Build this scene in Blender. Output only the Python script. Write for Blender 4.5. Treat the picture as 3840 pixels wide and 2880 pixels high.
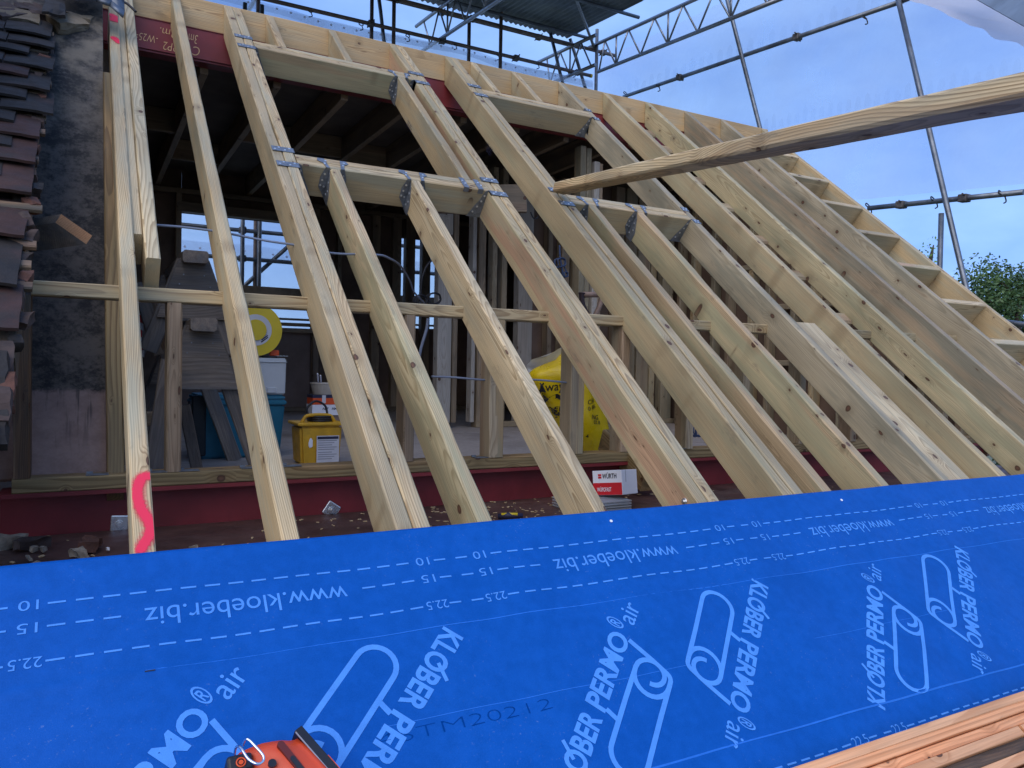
import bpy, bmesh, math, random
ORD = ('first', 'second', 'third', 'fourth', 'fifth', 'sixth', 'seventh', 'eighth', 'ninth', 'tenth', 'eleventh', 'twelfth')
from mathutils import Vector, Matrix, noise as mnoise
from mathutils.bvhtree import BVHTree
R = math.radians
random.seed(7)
for o in list(bpy.data.objects): bpy.data.objects.remove(o, do_unlink=True)
scn = bpy.context.scene
COL = scn.collection

# ------------------------------------------------------------------ camera
F, YAW, PIT, ROL, SL = 2908.4, 0.5047, -0.0211, 0.0184, 0.7005
CP = Vector((-0.7264, -1.8379, 0.4225))
fw = Vector((math.sin(YAW)*math.cos(PIT), math.cos(YAW)*math.cos(PIT), math.sin(PIT)))
r0 = Vector((math.cos(YAW), -math.sin(YAW), 0)); u0 = r0.cross(fw)
rt = r0*math.cos(ROL)+u0*math.sin(ROL); up = u0*math.cos(ROL)-r0*math.sin(ROL)
cam = bpy.data.cameras.new('camera'); camo = bpy.data.objects.new('camera', cam); COL.objects.link(camo)
cam.sensor_fit = 'HORIZONTAL'; cam.sensor_width = 36; cam.lens = F/3840*36
cam.clip_start = 0.02; cam.clip_end = 2000
camo.matrix_world = Matrix.Translation(CP) @ Matrix((rt, up, -fw)).transposed().to_4x4()
scn.camera = camo
# ------------------------------------------------------------------ world, sun, exposure
SUN_EL, SUN_AZ = R(40), R(234)      # azimuth clockwise from +y
w = bpy.data.worlds.new('World'); scn.world = w; w.use_nodes = True
nt = w.node_tree; bgn = nt.nodes['Background']
sky = nt.nodes.new('ShaderNodeTexSky'); sky.sky_type = 'NISHITA'; sky.sun_disc = False
sky.sun_elevation = SUN_EL; sky.sun_rotation = SUN_AZ; sky.air_density = 0.75; sky.dust_density = 0.3; sky.ozone_density = 3.0
tint = nt.nodes.new('ShaderNodeMix'); tint.data_type = 'RGBA'; tint.inputs['Factor'].default_value = .78      # even bluish cloud cover over the clear sky
nt.links.new(sky.outputs[0], tint.inputs[6])
cl = nt.nodes.new('ShaderNodeTexNoise'); cl.inputs['Scale'].default_value = 3.0; cl.inputs['Detail'].default_value = 6.; cl.inputs['Roughness'].default_value = .55
wtc = nt.nodes.new('ShaderNodeTexCoord'); wmp = nt.nodes.new('ShaderNodeMapping'); wmp.inputs['Scale'].default_value = (1, 1, 2.2)
nt.links.new(wtc.outputs['Generated'], wmp.inputs[0]); nt.links.new(wmp.outputs[0], cl.inputs['Vector'])
cr = nt.nodes.new('ShaderNodeValToRGB'); cr.color_ramp.elements[0].position = .34; cr.color_ramp.elements[0].color = (.66, 1.45, 4.0, 1)
cr.color_ramp.elements[1].position = .68; cr.color_ramp.elements[1].color = (1.75, 2.85, 5.0, 1)
nt.links.new(cl.outputs[0], cr.inputs[0]); nt.links.new(cr.outputs[0], tint.inputs[7])
nt.links.new(tint.outputs[2], bgn.inputs[0]); bgn.inputs[1].default_value = 0.15
sl = bpy.data.lights.new('sun', 'SUN'); sl.energy = 1.5; sl.angle = R(75); sl.color = (1.0, 0.88, 0.73)
so = bpy.data.objects.new('sun', sl); COL.objects.link(so)
sd = Vector((math.sin(SUN_AZ)*math.cos(SUN_EL), math.cos(SUN_AZ)*math.cos(SUN_EL), math.sin(SUN_EL)))
so.rotation_euler = (-sd).to_track_quat('-Z', 'Y').to_euler()
scn.view_settings.view_transform = 'Standard'; scn.view_settings.look = 'None'
scn.view_settings.exposure = 0.76; scn.view_settings.gamma = 1.0
scn.view_settings.use_curve_mapping = False
scn.render.engine = 'CYCLES'
scn.cycles.max_bounces = 6; scn.cycles.diffuse_bounces = 4; scn.cycles.transparent_max_bounces = 12

# ------------------------------------------------------------------ measuring helpers (survey of the place)
SV = Vector((0, math.cos(SL), math.sin(SL))); NV = Vector((0, -math.sin(SL), math.cos(SL))); XV = Vector((1, 0, 0))
def RP(x, s, n=0.0): return Vector((x, 0, 0))+SV*s+NV*n         # roof coordinates -> world
def ray(px, py): return fw+rt*((px-1920)/F)-up*((py-1440)/F)
def hit(px, py, n, c):
    d = ray(px, py); return CP+d*((c-n.dot(CP))/n.dot(d))
def YP(px, py, y): return hit(px, py, Vector((0, 1, 0)), y)
def XP(px, py, x): return hit(px, py, Vector((1, 0, 0)), x)
def ZP(px, py, z): return hit(px, py, Vector((0, 0, 1)), z)
def RF(px, py, n=0.0):
    p = hit(px, py, NV, n); return p.x, p.dot(SV)
def DP(px, py, dist): return CP+ray(px, py)*dist

# ------------------------------------------------------------------ node helpers
class NG:
    def __init__(s, m):
        s.t = m.node_tree; s.n = s.t.nodes; s.l = s.t.links
    def new(s, typ, **kw):
        nd = s.n.new(typ)
        for k, v in kw.items(): setattr(nd, k, v)
        return nd
    def put(s, inp, v):
        if hasattr(v, 'is_output') or isinstance(v, bpy.types.NodeSocket): s.l.new(v, inp)
        else: inp.default_value = v
    def math(s, op, a, b=None, c=None, clamp=False):
        nd = s.new('ShaderNodeMath', operation=op, use_clamp=clamp)
        s.put(nd.inputs[0], a)
        if b is not None: s.put(nd.inputs[1], b)
        if c is not None: s.put(nd.inputs[2], c)
        return nd.outputs[0]
    def mix(s, fac, a, b, mode='MIX'):
        nd = s.new('ShaderNodeMix', data_type='RGBA', blend_type=mode)
        s.put(nd.inputs['Factor'], fac); s.put(nd.inputs[6], a); s.put(nd.inputs[7], b)
        return nd.outputs[2]
    def ss(s, v, a, b, lo=0., hi=1.):
        nd = s.new('ShaderNodeMapRange', interpolation_type='SMOOTHSTEP')
        s.put(nd.inputs[0], v); s.put(nd.inputs[1], a); s.put(nd.inputs[2], b); s.put(nd.inputs[3], lo); s.put(nd.inputs[4], hi)
        return nd.outputs[0]
    def comb(s, x, y, z):
        nd = s.new('ShaderNodeCombineXYZ')
        for i, v in enumerate((x, y, z)): s.put(nd.inputs[i], v)
        return nd.outputs[0]
    def noise(s, vec, scale, detail=3., rough=.5, dist=0.):
        nd = s.new('ShaderNodeTexNoise'); s.put(nd.inputs['Vector'], vec)
        nd.inputs['Scale'].default_value = scale; nd.inputs['Detail'].default_value = detail
        nd.inputs['Roughness'].default_value = rough; nd.inputs['Distortion'].default_value = dist
        return nd.outputs[0]
    def vscale(s, vec, sc):
        nd = s.new('ShaderNodeVectorMath', operation='MULTIPLY'); s.put(nd.inputs[0], vec); nd.inputs[1].default_value = sc
        return nd.outputs[0]
def c4(c): return (c[0], c[1], c[2], 1)
def newmat(name):
    m = bpy.data.materials.new(name); m.use_nodes = True
    return m, NG(m), m.node_tree.nodes['Principled BSDF']
M = {}
def plain(name, col, rough=.6, metal=0., var=.12, vscale=8., bump=0., bscale=60., spec=.5, trans=0., dirt=None, dirtscale=3.):
    m, g, b = newmat(name)
    tc = g.new('ShaderNodeTexCoord').outputs['Object']
    oi = g.new('ShaderNodeObjectInfo').outputs['Random']
    vec = g.new('ShaderNodeVectorMath', operation='ADD'); g.put(vec.inputs[0], tc); g.put(vec.inputs[1], g.comb(g.math('MULTIPLY', oi, 37.), oi, 0.))
    v = vec.outputs[0]
    n1 = g.noise(v, vscale, 5., .6)
    f = g.ss(n1, .3, .7)
    lo = tuple(max(0, c*(1-var)) for c in col); hi = tuple(min(1, c*(1+var)) for c in col)
    out = g.mix(f, c4(lo), c4(hi))
    if dirt:
        n2 = g.noise(v, dirtscale, 6., .65)
        out = g.mix(g.ss(n2, .5, .72, 0., .8), out, c4(dirt))
    g.put(b.inputs['Base Color'], out)
    b.inputs['Metallic'].default_value = metal; b.inputs['Specular IOR Level'].default_value = spec
    b.inputs['Transmission Weight'].default_value = trans
    g.put(b.inputs['Roughness'], g.ss(g.noise(v, vscale*2.3, 4.), .25, .75, max(.02, rough-.1), min(1, rough+.1)))
    if bump:
        bp = g.new('ShaderNodeBump'); bp.inputs['Strength'].default_value = bump; bp.inputs['Distance'].default_value = .004
        g.put(bp.inputs['Height'], g.noise(v, bscale, 5., .6)); g.put(b.inputs['Normal'], bp.outputs[0])
    M[name] = m; return m

def wood(name, early, late, heart, knot=(.055, .024, .014), stain=(.30, .30, .22), ring=.0048, lstr=.75, hstr=.6, sstr=.35, knots=1., rough=.62, weather=0., warp=1.):
    """Sawn softwood: growth rings about a wandering pith, radial knots that bend the rings, heartwood, treatment stain. Grain along local X."""
    m, g, b = newmat(name)
    tc = g.new('ShaderNodeTexCoord').outputs['Object']
    rnd = g.new('ShaderNodeObjectInfo').outputs['Random']
    r2 = g.math('FRACT', g.math('MULTIPLY', rnd, 57.31)); r3 = g.math('FRACT', g.math('MULTIPLY', rnd, 131.7)); r4 = g.math('FRACT', g.math('MULTIPLY', rnd, 313.9))
    sp = g.new('ShaderNodeSeparateXYZ'); g.put(sp.inputs[0], tc)
    x = g.math('ADD', sp.outputs[0], g.math('MULTIPLY', rnd, 61.)); y = sp.outputs[1]; z = sp.outputs[2]
    pv = g.comb(g.math('MULTIPLY', x, 1.0), g.math('ADD', g.math('MULTIPLY', y, 3.), r2), g.math('ADD', g.math('MULTIPLY', z, 3.), r3))
    w1 = g.math('MULTIPLY_ADD', g.noise(pv, 1.1, 1.), .085*warp, -.0425*warp)
    w2 = g.math('MULTIPLY_ADD', g.noise(g.vscale(pv, (1.13, 1., 1.)), 1.37, 1.), .07*warp, -.035*warp)
    py = g.math('ADD', g.math('ADD', y, w1), g.math('MULTIPLY_ADD', r2, .10, -.05))
    pz = g.math('ADD', g.math('ADD', z, w2), g.math('MULTIPLY_ADD', r3, .16, -.08))
    r = g.math('SQRT', g.math('ADD', g.math('MULTIPLY', py, py), g.math('MULTIPLY', pz, pz)))
    th = g.math('ARCTAN2', py, pz)
    # knots
    vo = g.new('ShaderNodeTexVoronoi', voronoi_dimensions='2D', feature='F1'); vo.inputs['Scale'].default_value = 1.0
    g.put(vo.inputs['Vector'], g.comb(g.math('MULTIPLY', x, 5.2), g.math('MULTIPLY_ADD', th, .62, g.math('MULTIPLY', r4, 9.)), 0.))
    vo.inputs['Randomness'].default_value = 1.0
    cs = g.new('ShaderNodeSeparateColor'); g.put(cs.inputs[0], vo.outputs['Color'])
    d = vo.outputs['Distance']
    kr = g.math('MULTIPLY', g.ss(cs.outputs[0], .12, .95), .082*knots)
    kd = g.math('DIVIDE', d, g.math('MAXIMUM', kr, .0005))
    nsp = g.new('ShaderNodeSeparateXYZ'); nct = g.new('ShaderNodeTexCoord'); g.put(nsp.inputs[0], nct.outputs['Normal'])
    fac_ = g.math('DIVIDE', g.math('ABSOLUTE', g.math('ADD', g.math('MULTIPLY', nsp.outputs[1], py), g.math('MULTIPLY', nsp.outputs[2], pz))), g.math('MAXIMUM', r, .001))
    kmask = g.math('MULTIPLY', g.ss(kd, 1.12, .8), g.math('MULTIPLY', g.ss(r, .012, .022), g.ss(fac_, .22, .42)))
    khalo = g.math('MULTIPLY', g.ss(kd, 4.2, .9), g.ss(kr, .004, .012))
    # rings
    fine = g.noise(g.vscale(g.comb(x, y, z), (2.0, 40., 40.)), 1., 2., .6)
    rr = g.math('ADD', g.math('MULTIPLY_ADD', khalo, .012, r), g.math('MULTIPLY', fine, .006))
    tt = g.math('FRACT', g.math('DIVIDE', rr, ring))
    lw = g.math('MULTIPLY', g.ss(tt, .30, .90), g.ss(tt, 1.0, .93))
    rv = g.noise(g.comb(g.math('DIVIDE', rr, ring*1.7), 0., 0.), 1.0, 1.)
    lw = g.math('MULTIPLY', lw, g.math('MULTIPLY_ADD', rv, 1.1, .25))
    base = g.mix(g.math('MULTIPLY', lw, lstr, clamp=True), c4(early), c4(late))
    # heartwood
    hm = g.math('MULTIPLY', g.ss(r, g.math('MULTIPLY_ADD', r4, .07, .015), g.math('MULTIPLY_ADD', r4, .07, .008)), hstr)
    base = g.mix(hm, base, g.mix(lw, c4(heart), c4(tuple(h*.62 for h in heart))))
    # stain, tone
    st = g.noise(g.vscale(g.comb(x, y, z), (1.2, 9., 9.)), 1.6, 3., .6)
    base = g.mix(g.ss(st, .40, .66, 0., min(1., sstr*1.7)), base, c4(stain))
    broad = g.noise(g.vscale(g.comb(x, y, z), (1.6, 5., 5.)), 1., 1., .6)
    fib = g.noise(g.vscale(g.comb(x, y, z), (5., 260., 260.)), 1., 1., .6)
    tone = g.math('MULTIPLY', g.math('MULTIPLY', g.math('MULTIPLY_ADD', fib, .52, .74), g.math('MULTIPLY_ADD', broad, .9, .55)), g.math('MULTIPLY_ADD', r2, .40, .80))
    tn = g.new('ShaderNodeCombineColor')
    for i in range(3): g.put(tn.inputs[i], tone)
    base = g.mix(1., base, tn.outputs[0], 'MULTIPLY')
    base = g.mix(g.math('MULTIPLY', khalo, .35), base, c4(tuple(c*.7 for c in late)))
    base = g.mix(g.math('MULTIPLY', kmask, .93), base, g.mix(g.ss(kd, .2, .9), c4(tuple(min(1, k*2.1) for k in knot)), c4(knot)))
    sm = g.noise(g.vscale(g.comb(x, y, z), (2.5, 7., 7.)), 2.2, 4., .7)
    base = g.mix(g.ss(sm, .60, .76, 0., .45), base, (.13, .115, .085, 1))
    if weather:
        wn = g.noise(g.vscale(g.comb(x, y, z), (1.5, 14., 14.)), 3., 6., .7)
        base = g.mix(g.ss(wn, .35, .75, 0., weather), base, (.05, .04, .035, 1))
    g.put(b.inputs['Base Color'], base)
    g.put(b.inputs['Roughness'], g.math('MULTIPLY_ADD', lw, -.12, rough)); b.inputs['Specular IOR Level'].default_value = .35
    bp = g.new('ShaderNodeBump'); bp.inputs['Strength'].default_value = .35; bp.inputs['Distance'].default_value = .0012
    g.put(bp.inputs['Height'], g.math('ADD', g.math('MULTIPLY', lw, .6), g.math('MULTIPLY', fib, .8))); g.put(b.inputs['Normal'], bp.outputs[0])
    M[name] = m; return m

wood('wood_tan', (0.479, 0.364, 0.202), (0.222, 0.140, 0.064), (0.463, 0.285, 0.156), hstr=.15, lstr=.88)
wood('wood_pale', (0.543, 0.431, 0.256), (0.253, 0.168, 0.079), (0.506, 0.339, 0.192), hstr=.12, sstr=.25, lstr=.88)
wood('wood_green', (0.430, 0.354, 0.207), (0.234, 0.172, 0.085), (0.425, 0.284, 0.161), stain=(0.281, 0.261, 0.156), sstr=.5, lstr=.8)
wood('wood_pink', (0.470, 0.371, 0.214), (0.253, 0.169, 0.085), (0.471, 0.252, 0.156), hstr=.6, stain=(0.352, 0.324, 0.199))
wood('wood_grey', (0.340, 0.286, 0.191), (0.205, 0.160, 0.094), (0.345, 0.242, 0.144), stain=(0.207, 0.187, 0.130), sstr=.55)
wood('wood_ridge', (0.505, 0.350, 0.173), (0.270, 0.156, 0.064), (0.470, 0.268, 0.129), hstr=.12, sstr=.15, ring=.0065)
wood('wood_sill', (.34, .245, .115), (.14, .085, .03), (.33, .20, .09), ring=.010, lstr=1., sstr=.35, stain=(.15, .12, .06))
wood('wood_stud', (.39, .315, .21), (.22, .155, .085), (.31, .19, .12), hstr=.5, sstr=.3, stain=(.2, .18, .13))
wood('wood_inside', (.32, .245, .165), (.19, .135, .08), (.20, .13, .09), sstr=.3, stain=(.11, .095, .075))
wood('wood_white', (.45, .42, .375), (.31, .27, .22), (.44, .38, .32), sstr=.25, lstr=.7, stain=(.35, .335, .30))
wood('wood_old', (.26, .215, .175), (.13, .105, .085), (.18, .155, .14), stain=(.14, .135, .135), sstr=.6, weather=.5, knots=.4)
wood('wood_batten', (.78, .40, .20), (.55, .22, .08), (.70, .27, .10), hstr=.45, sstr=.25, stain=(.52, .31, .17), ring=.012, knots=.8)
wood('wood_mould', (.23, .15, .09), (.10, .065, .045), (.20, .11, .06), sstr=.8, stain=(.08, .07, .05), weather=.6)
wood('wood_prop', (.60, .45, .245), (.21, .125, .05), (.40, .25, .12), ring=.009, lstr=1., sstr=.2, warp=2.2)
wood('wood_cut', (.52, .28, .15), (.36, .18, .09), (.5, .26, .13), sstr=.1, knots=.3)
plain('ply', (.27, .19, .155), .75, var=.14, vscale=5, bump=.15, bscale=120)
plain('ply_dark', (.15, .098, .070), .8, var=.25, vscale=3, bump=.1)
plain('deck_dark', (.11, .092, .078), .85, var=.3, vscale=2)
plain('chipboard', (.34, .30, .275), .7, var=.10, vscale=30, dirt=(.22, .19, .17), dirtscale=1.3)
plain('steel_red', (.20, .022, .026), .5, var=.22, vscale=3.5, bump=.06, bscale=200, dirt=(.13, .018, .019), dirtscale=2.)
plain('steel_ledge', (.085, .042, .034), .55, var=.35, vscale=6, bump=.25, bscale=90, dirt=(.16, .11, .085), dirtscale=4.)
plain('galv', (.20, .22, .245), .42, metal=.55, var=.28, vscale=45, dirt=(.19, .22, .26), dirtscale=14)
plain('galv_nail', (.75, .78, .80), .35, metal=.8)
plain('zinc', (.80, .80, .78), .28, metal=.9, var=.06)
plain('tube', (.17, .19, .215), .42, metal=.75, var=.30, vscale=5, dirt=(.13, .12, .12), dirtscale=4)
plain('tube_worn', (.22, .17, .15), .6, metal=.5, var=.35, vscale=5, dirt=(.10, .06, .045), dirtscale=5)
plain('alloy', (.30, .31, .33), .35, metal=.85, var=.12, vscale=6)
plain('coupler', (.13, .12, .115), .6, metal=.6, var=.4, vscale=20, bump=.3)
plain('board_scaf', (.20, .16, .12), .8, var=.3, vscale=6)
plain('slot_shade_red', (.10, .008, .006), .5)  # darkened red: recess shade painted into the tool slot
plain('black_plastic', (.012, .012, .014), .45, var=.3)
plain('tile', (.014, .011, .010), .75, var=.45, vscale=9, bump=.5, bscale=70, dirt=(.045, .022, .017), dirtscale=5.5)
plain('tile_red', (.040, .016, .012), .75, var=.4, vscale=9, bump=.5, bscale=70, dirt=(.022, .019, .018), dirtscale=6)
plain('moss', (.05, .055, .018), .95, var=.4, vscale=30, bump=.8)
plain('mortar', (.17, .135, .09), .9, var=.3, vscale=14, bump=.8, bscale=50, dirt=(.14, .11, .08), dirtscale=7)
plain('brick_old', (.05, .032, .027), .85, var=.4, vscale=12, bump=.6, bscale=50)
plain('lead', (.10, .12, .15), .38, metal=.5, var=.3, vscale=12)
plain('chalk', (.78, .50, .26), .9)
plain('pink_paint', (.85, .06, .16), .7, var=.1)
plain('cable_grey', (.17, .20, .27), .5, var=.06)
plain('cable_blue', (.035, .06, .13), .5)
plain('cable_black', (.015, .015, .02), .5)
plain('yellow_plastic', (.62, .34, .015), .5, var=.12, vscale=14, dirt=(.40, .24, .03), dirtscale=6)
plain('yellow_reel', (.70, .52, .02), .45, var=.05)
plain('white_label', (.62, .62, .66), .55, var=.05)
plain('navy_ink', (.02, .022, .06), .6)
plain('grey_ink', (.28, .28, .32), .6)
plain('teal', (.012, .16, .25), .5, var=.12, vscale=6)
plain('teal_dark', (.008, .012, .016), .5)
plain('white_plastic', (.55, .58, .60), .45, var=.06)
plain('orange_plastic', (.72, .085, .012), .42, var=.08)
plain('orange_tool', (.66, .070, .018), .40, var=.10, vscale=10, bump=.05, bscale=300)
plain('tool_black', (.012, .012, .016), .38)
plain('chrome', (.80, .80, .80), .10, metal=1., var=.02)
plain('red_print', (.62, .012, .02), .5, var=.05)
plain('card_white', (.80, .81, .86), .55, var=.04)
plain('cream_tub', (.52, .47, .40), .5)
plain('rubble', (.30, .25, .19), .92, var=.35, vscale=25, bump=.8, bscale=70, dirt=(.07, .055, .05), dirtscale=18)
plain('chip_wood', (.55, .40, .22), .8, var=.2, vscale=40)
plain('corrugated', (.20, .235, .27), .5, metal=.35, var=.25, vscale=2.5, dirt=(.08, .10, .12), dirtscale=1.5)
plain('bark', (.06, .045, .035), .9, bump=.6)
plain('ground', (.10, .11, .06), .95, var=.4, vscale=.4)
plain('spade_grip', (.30, .20, .15), .6, var=.3)
plain('spade_dark', (.04, .025, .03), .5)
plain('tape_red', (.55, .02, .03), .5); plain('tape_white', (.7, .7, .7), .5)
plain('dark_ink', (.0, .042, .22), .9, spec=.05)
plain('brick_side', (.10, .042, .028), .9, var=.4, vscale=18, bump=.7)

def membrane_mat(name, col, rough):
    m, g, b = newmat(name)
    tc = g.new('ShaderNodeTexCoord').outputs['Object']
    n1 = g.noise(tc, 5., 4., .62); n2 = g.noise(tc, 34., 3., .6); n3 = g.noise(tc, 420., 2., .5)
    f = g.math('ADD', g.math('MULTIPLY', n1, .5), g.math('MULTIPLY', n2, .5))
    lo = tuple(c*.91 for c in col); hi = tuple(min(1, c*1.08+.002) for c in col)
    base = g.mix(g.ss(f, .36, .64), c4(lo), c4(hi))
    base = g.mix(g.ss(n3, .35, .7, 0., .25), base, c4(tuple(min(1, c*1.25+.01) for c in col)))
    dn = g.noise(tc, 150., 2., .7)
    base = g.mix(g.math('MULTIPLY', g.ss(dn, .62, .78), g.ss(n1, .45, .7, 0., .35)), base, (.25, .34, .48, 1))
    g.put(b.inputs['Base Color'], base)
    b.inputs['Roughness'].default_value = rough; b.inputs['Specular IOR Level'].default_value = .12
    b.inputs['Sheen Weight'].default_value = .0; b.inputs['Sheen Tint'].default_value = (.25, .5, 1., 1)
    bp = g.new('ShaderNodeBump'); bp.inputs['Strength'].default_value = .28; bp.inputs['Distance'].default_value = .0015
    g.put(bp.inputs['Height'], g.math('ADD', g.math('MULTIPLY', n3, .6), g.math('MULTIPLY', n2, 1.4))); g.put(b.inputs['Normal'], bp.outputs[0])
    M[name] = m
membrane_mat('membrane', (.0, .080, .37), .5)
membrane_mat('membrane_crease', (.02, .15, .56), .6); membrane_mat('membrane_print', (.075, .27, .72), .6)

def sheet_mat(name, alpha, tint, trl=.75):
    """Clear polythene: part see-through, part scattering."""
    m = bpy.data.materials.new(name); m.use_nodes = True; g = NG(m)
    for n in list(g.n):
        if n.type == 'BSDF_PRINCIPLED': g.n.remove(n)
    out = [n for n in g.n if n.type == 'OUTPUT_MATERIAL'][0]
    tr = g.new('ShaderNodeBsdfTransparent'); tr.inputs[0].default_value = (.96, .98, 1, 1)
    tl = g.new('ShaderNodeBsdfTranslucent'); tl.inputs[0].default_value = c4(tint)
    gl = g.new('ShaderNodeBsdfGlossy'); gl.inputs['Roughness'].default_value = .28; gl.inputs[0].default_value = (.9, .95, 1, 1)
    df = g.new('ShaderNodeBsdfDiffuse'); df.inputs[0].default_value = c4(tint)
    tc = g.new('ShaderNodeTexCoord').outputs['Object']
    n = g.noise(tc, 1.6, 6., .6, .4)
    m1 = g.new('ShaderNodeMixShader'); m1.inputs[0].default_value = trl; g.l.new(df.outputs[0], m1.inputs[1]); g.l.new(tl.outputs[0], m1.inputs[2])
    m2 = g.new('ShaderNodeMixShader'); m2.inputs[0].default_value = .10; g.l.new(m1.outputs[0], m2.inputs[1]); g.l.new(gl.outputs[0], m2.inputs[2])
    m3 = g.new('ShaderNodeMixShader'); g.put(m3.inputs[0], g.ss(n, .3, .7, max(0, alpha-.05), min(1, alpha+.07)))
    g.l.new(tr.outputs[0], m3.inputs[1]); g.l.new(m2.outputs[0], m3.inputs[2]); g.l.new(m3.outputs[0], out.inputs[0])
    bp = g.new('ShaderNodeBump'); bp.inputs['Strength'].default_value = .3; bp.inputs['Distance'].default_value = .03
    g.put(bp.inputs['Height'], n); g.put(gl.inputs['Normal'], bp.outputs[0])
    M[name] = m
sheet_mat('sheeting', .30, (.86, .91, .98), .6); sheet_mat('sheeting_rear', .5, (.95, .97, 1.), .6); sheet_mat('sheet_band', .42, (.78, .80, .92)); sheet_mat('sheet_white', .80, (.86, .84, .88), .6)
sheet_mat('sheet_hem', .10, (.9, .95, 1.)); sheet_mat('tub_clear', .5, (.70, .72, .74), .5); sheet_mat('bag_clear', .80, (.80, .80, .80), .4)

def stained_board():
    m, g, b = newmat('stained_board')
    tc = g.new('ShaderNodeTexCoord').outputs['Object']
    sp = g.new('ShaderNodeSeparateXYZ'); g.put(sp.inputs[0], tc)
    n1 = g.noise(tc, 3.2, 7., .65); n2 = g.noise(tc, 17., 6., .75); n3 = g.noise(g.vscale(tc, (14., 1.2, 1.)), 2.2, 4., .6)
    blk = g.mix(g.ss(g.math('ADD', g.math('ADD', g.math('MULTIPLY', n1, .42), g.math('MULTIPLY', n2, .40)), g.math('MULTIPLY', g.noise(tc, 70., 4., .7), .18)), .44, .56), (.011, .010, .0095, 1), (.095, .080, .068, 1))
    blk = g.mix(g.ss(n2, .58, .75, 0., .5), blk, (.15, .13, .11, 1))
    blk = g.mix(g.math('MULTIPLY', g.ss(sp.outputs[1], 1.35, 2.3), g.ss(n1, .40, .58)), blk, (.19, .155, .11, 1))
    bare = g.mix(g.ss(n2, .3, .7), (.20, .13, .11, 1), (.28, .195, .165, 1))
    drip = g.math('MULTIPLY', g.ss(n3, .52, .62), g.ss(sp.outputs[1], .03, .30))
    bare = g.mix(g.math('MULTIPLY', drip, .8), bare, (.045, .035, .032, 1))
    edge = g.math('MULTIPLY_ADD', n2, .05, .285)
    g.put(b.inputs['Base Color'], g.mix(g.ss(sp.outputs[1], edge, g.math('ADD', edge, .025)), bare, blk))
    b.inputs['Roughness'].default_value = .75
    bp = g.new('ShaderNodeBump'); bp.inputs['Strength'].default_value = .4; bp.inputs['Distance'].default_value = .006
    g.put(bp.inputs['Height'], n2); g.put(b.inputs['Normal'], bp.outputs[0])
    M['stained_board'] = m
stained_board()
def leafmat():
    m, g, b = newmat('leaf')
    oi = g.new('ShaderNodeTexCoord').outputs['Object']
    n = g.noise(oi, 1.3, 3.)
    g.put(b.inputs['Base Color'], g.mix(g.ss(n, .3, .7), (.03, .07, .02, 1), (.085, .155, .04, 1)))
    b.inputs['Roughness'].default_value = .55; b.inputs['Subsurface Weight'].default_value = 0
    M['leaf'] = m
    m2 = m.copy(); m2.name = 'leaf_young'; M['leaf_young'] = m2
    for nd in m2.node_tree.nodes:
        if nd.type == 'MIX': nd.inputs[6].default_value = (.10, .20, .03, 1); nd.inputs[7].default_value = (.16, .30, .05, 1)
leafmat()

# ------------------------------------------------------------------ object helpers
def tag(o, label=None, cat=None, group=None, kind=None):
    if label: o['label'] = label
    if cat: o['category'] = cat
    if group: o['group'] = group
    if kind: o['kind'] = kind
    return o
def link(name, me, mats=None, parent=None, mw=None, label=None, cat=None, group=None, kind=None):
    o = bpy.data.objects.new(name, me); COL.objects.link(o)
    if mats:
        for m in (mats if isinstance(mats, (list, tuple)) else [mats]): me.materials.append(M[m])
    if parent is not None:
        o.parent = parent
        if mw is not None: o.matrix_basis = parent_inv(parent) @ mw
        else: o.matrix_basis = parent_inv(parent)
    elif mw is not None: o.matrix_basis = mw
    return tag(o, label, cat, group, kind)
def world_of(o):
    m = o.matrix_basis.copy()
    while o.parent: o = o.parent; m = o.matrix_basis @ m
    return m
def parent_inv(p): return world_of(p).inverted()
def empty(name, loc, label, cat, group=None, parent=None):
    o = bpy.data.objects.new(name, None); COL.objects.link(o); o.empty_display_size = .05
    if parent is not None: o.parent = parent; o.matrix_basis = parent_inv(parent) @ Matrix.Translation(loc)
    else: o.location = loc; o.matrix_basis = Matrix.Translation(loc)
    return tag(o, label, cat, group)
def frame(p, X, Z):
    X = X.normalized(); Z = (Z-X*Z.dot(X)).normalized(); Y = Z.cross(X)
    return Matrix.Translation(p) @ Matrix((X, Y, Z)).transposed().to_4x4()
def from_bm(bm, smooth=False):
    me = bpy.data.meshes.new('m'); bm.to_mesh(me); bm.free()
    if smooth:
        for p in me.polygons: p.use_smooth = True
    return me
def bbox(bm, lo, hi, mi=0, mat=None):
    vs = [bm.verts.new((x, y, z)) for x in (lo[0], hi[0]) for y in (lo[1], hi[1]) for z in (lo[2], hi[2])]
    if mat is not None:
        for v in vs: v.co = mat @ v.co
    for f in ((0, 1, 3, 2), (4, 6, 7, 5), (0, 4, 5, 1), (2, 3, 7, 6), (0, 2, 6, 4), (1, 5, 7, 3)):
        fc = bm.faces.new([vs[i] for i in f]); fc.material_index = mi
    return vs
def rbox(bm, lo, hi, bev=.004, seg=2, mi=0, mat=None):
    b2 = bmesh.new(); bbox(b2, lo, hi)
    bmesh.ops.recalc_face_normals(b2, faces=b2.faces)
    bmesh.ops.bevel(b2, geom=list(b2.edges), offset=bev, segments=seg, profile=.5, affect='EDGES')
    merge(bm, b2, mi, mat)
def merge(bm, b2, mi=0, mat=None):
    mp = {}
    for v in b2.verts: mp[v] = bm.verts.new(mat @ v.co if mat is not None else v.co)
    for f in b2.faces:
        try:
            nf = bm.faces.new([mp[v] for v in f.verts]); nf.material_index = mi; nf.smooth = f.smooth
        except ValueError: pass
    b2.free()
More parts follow.
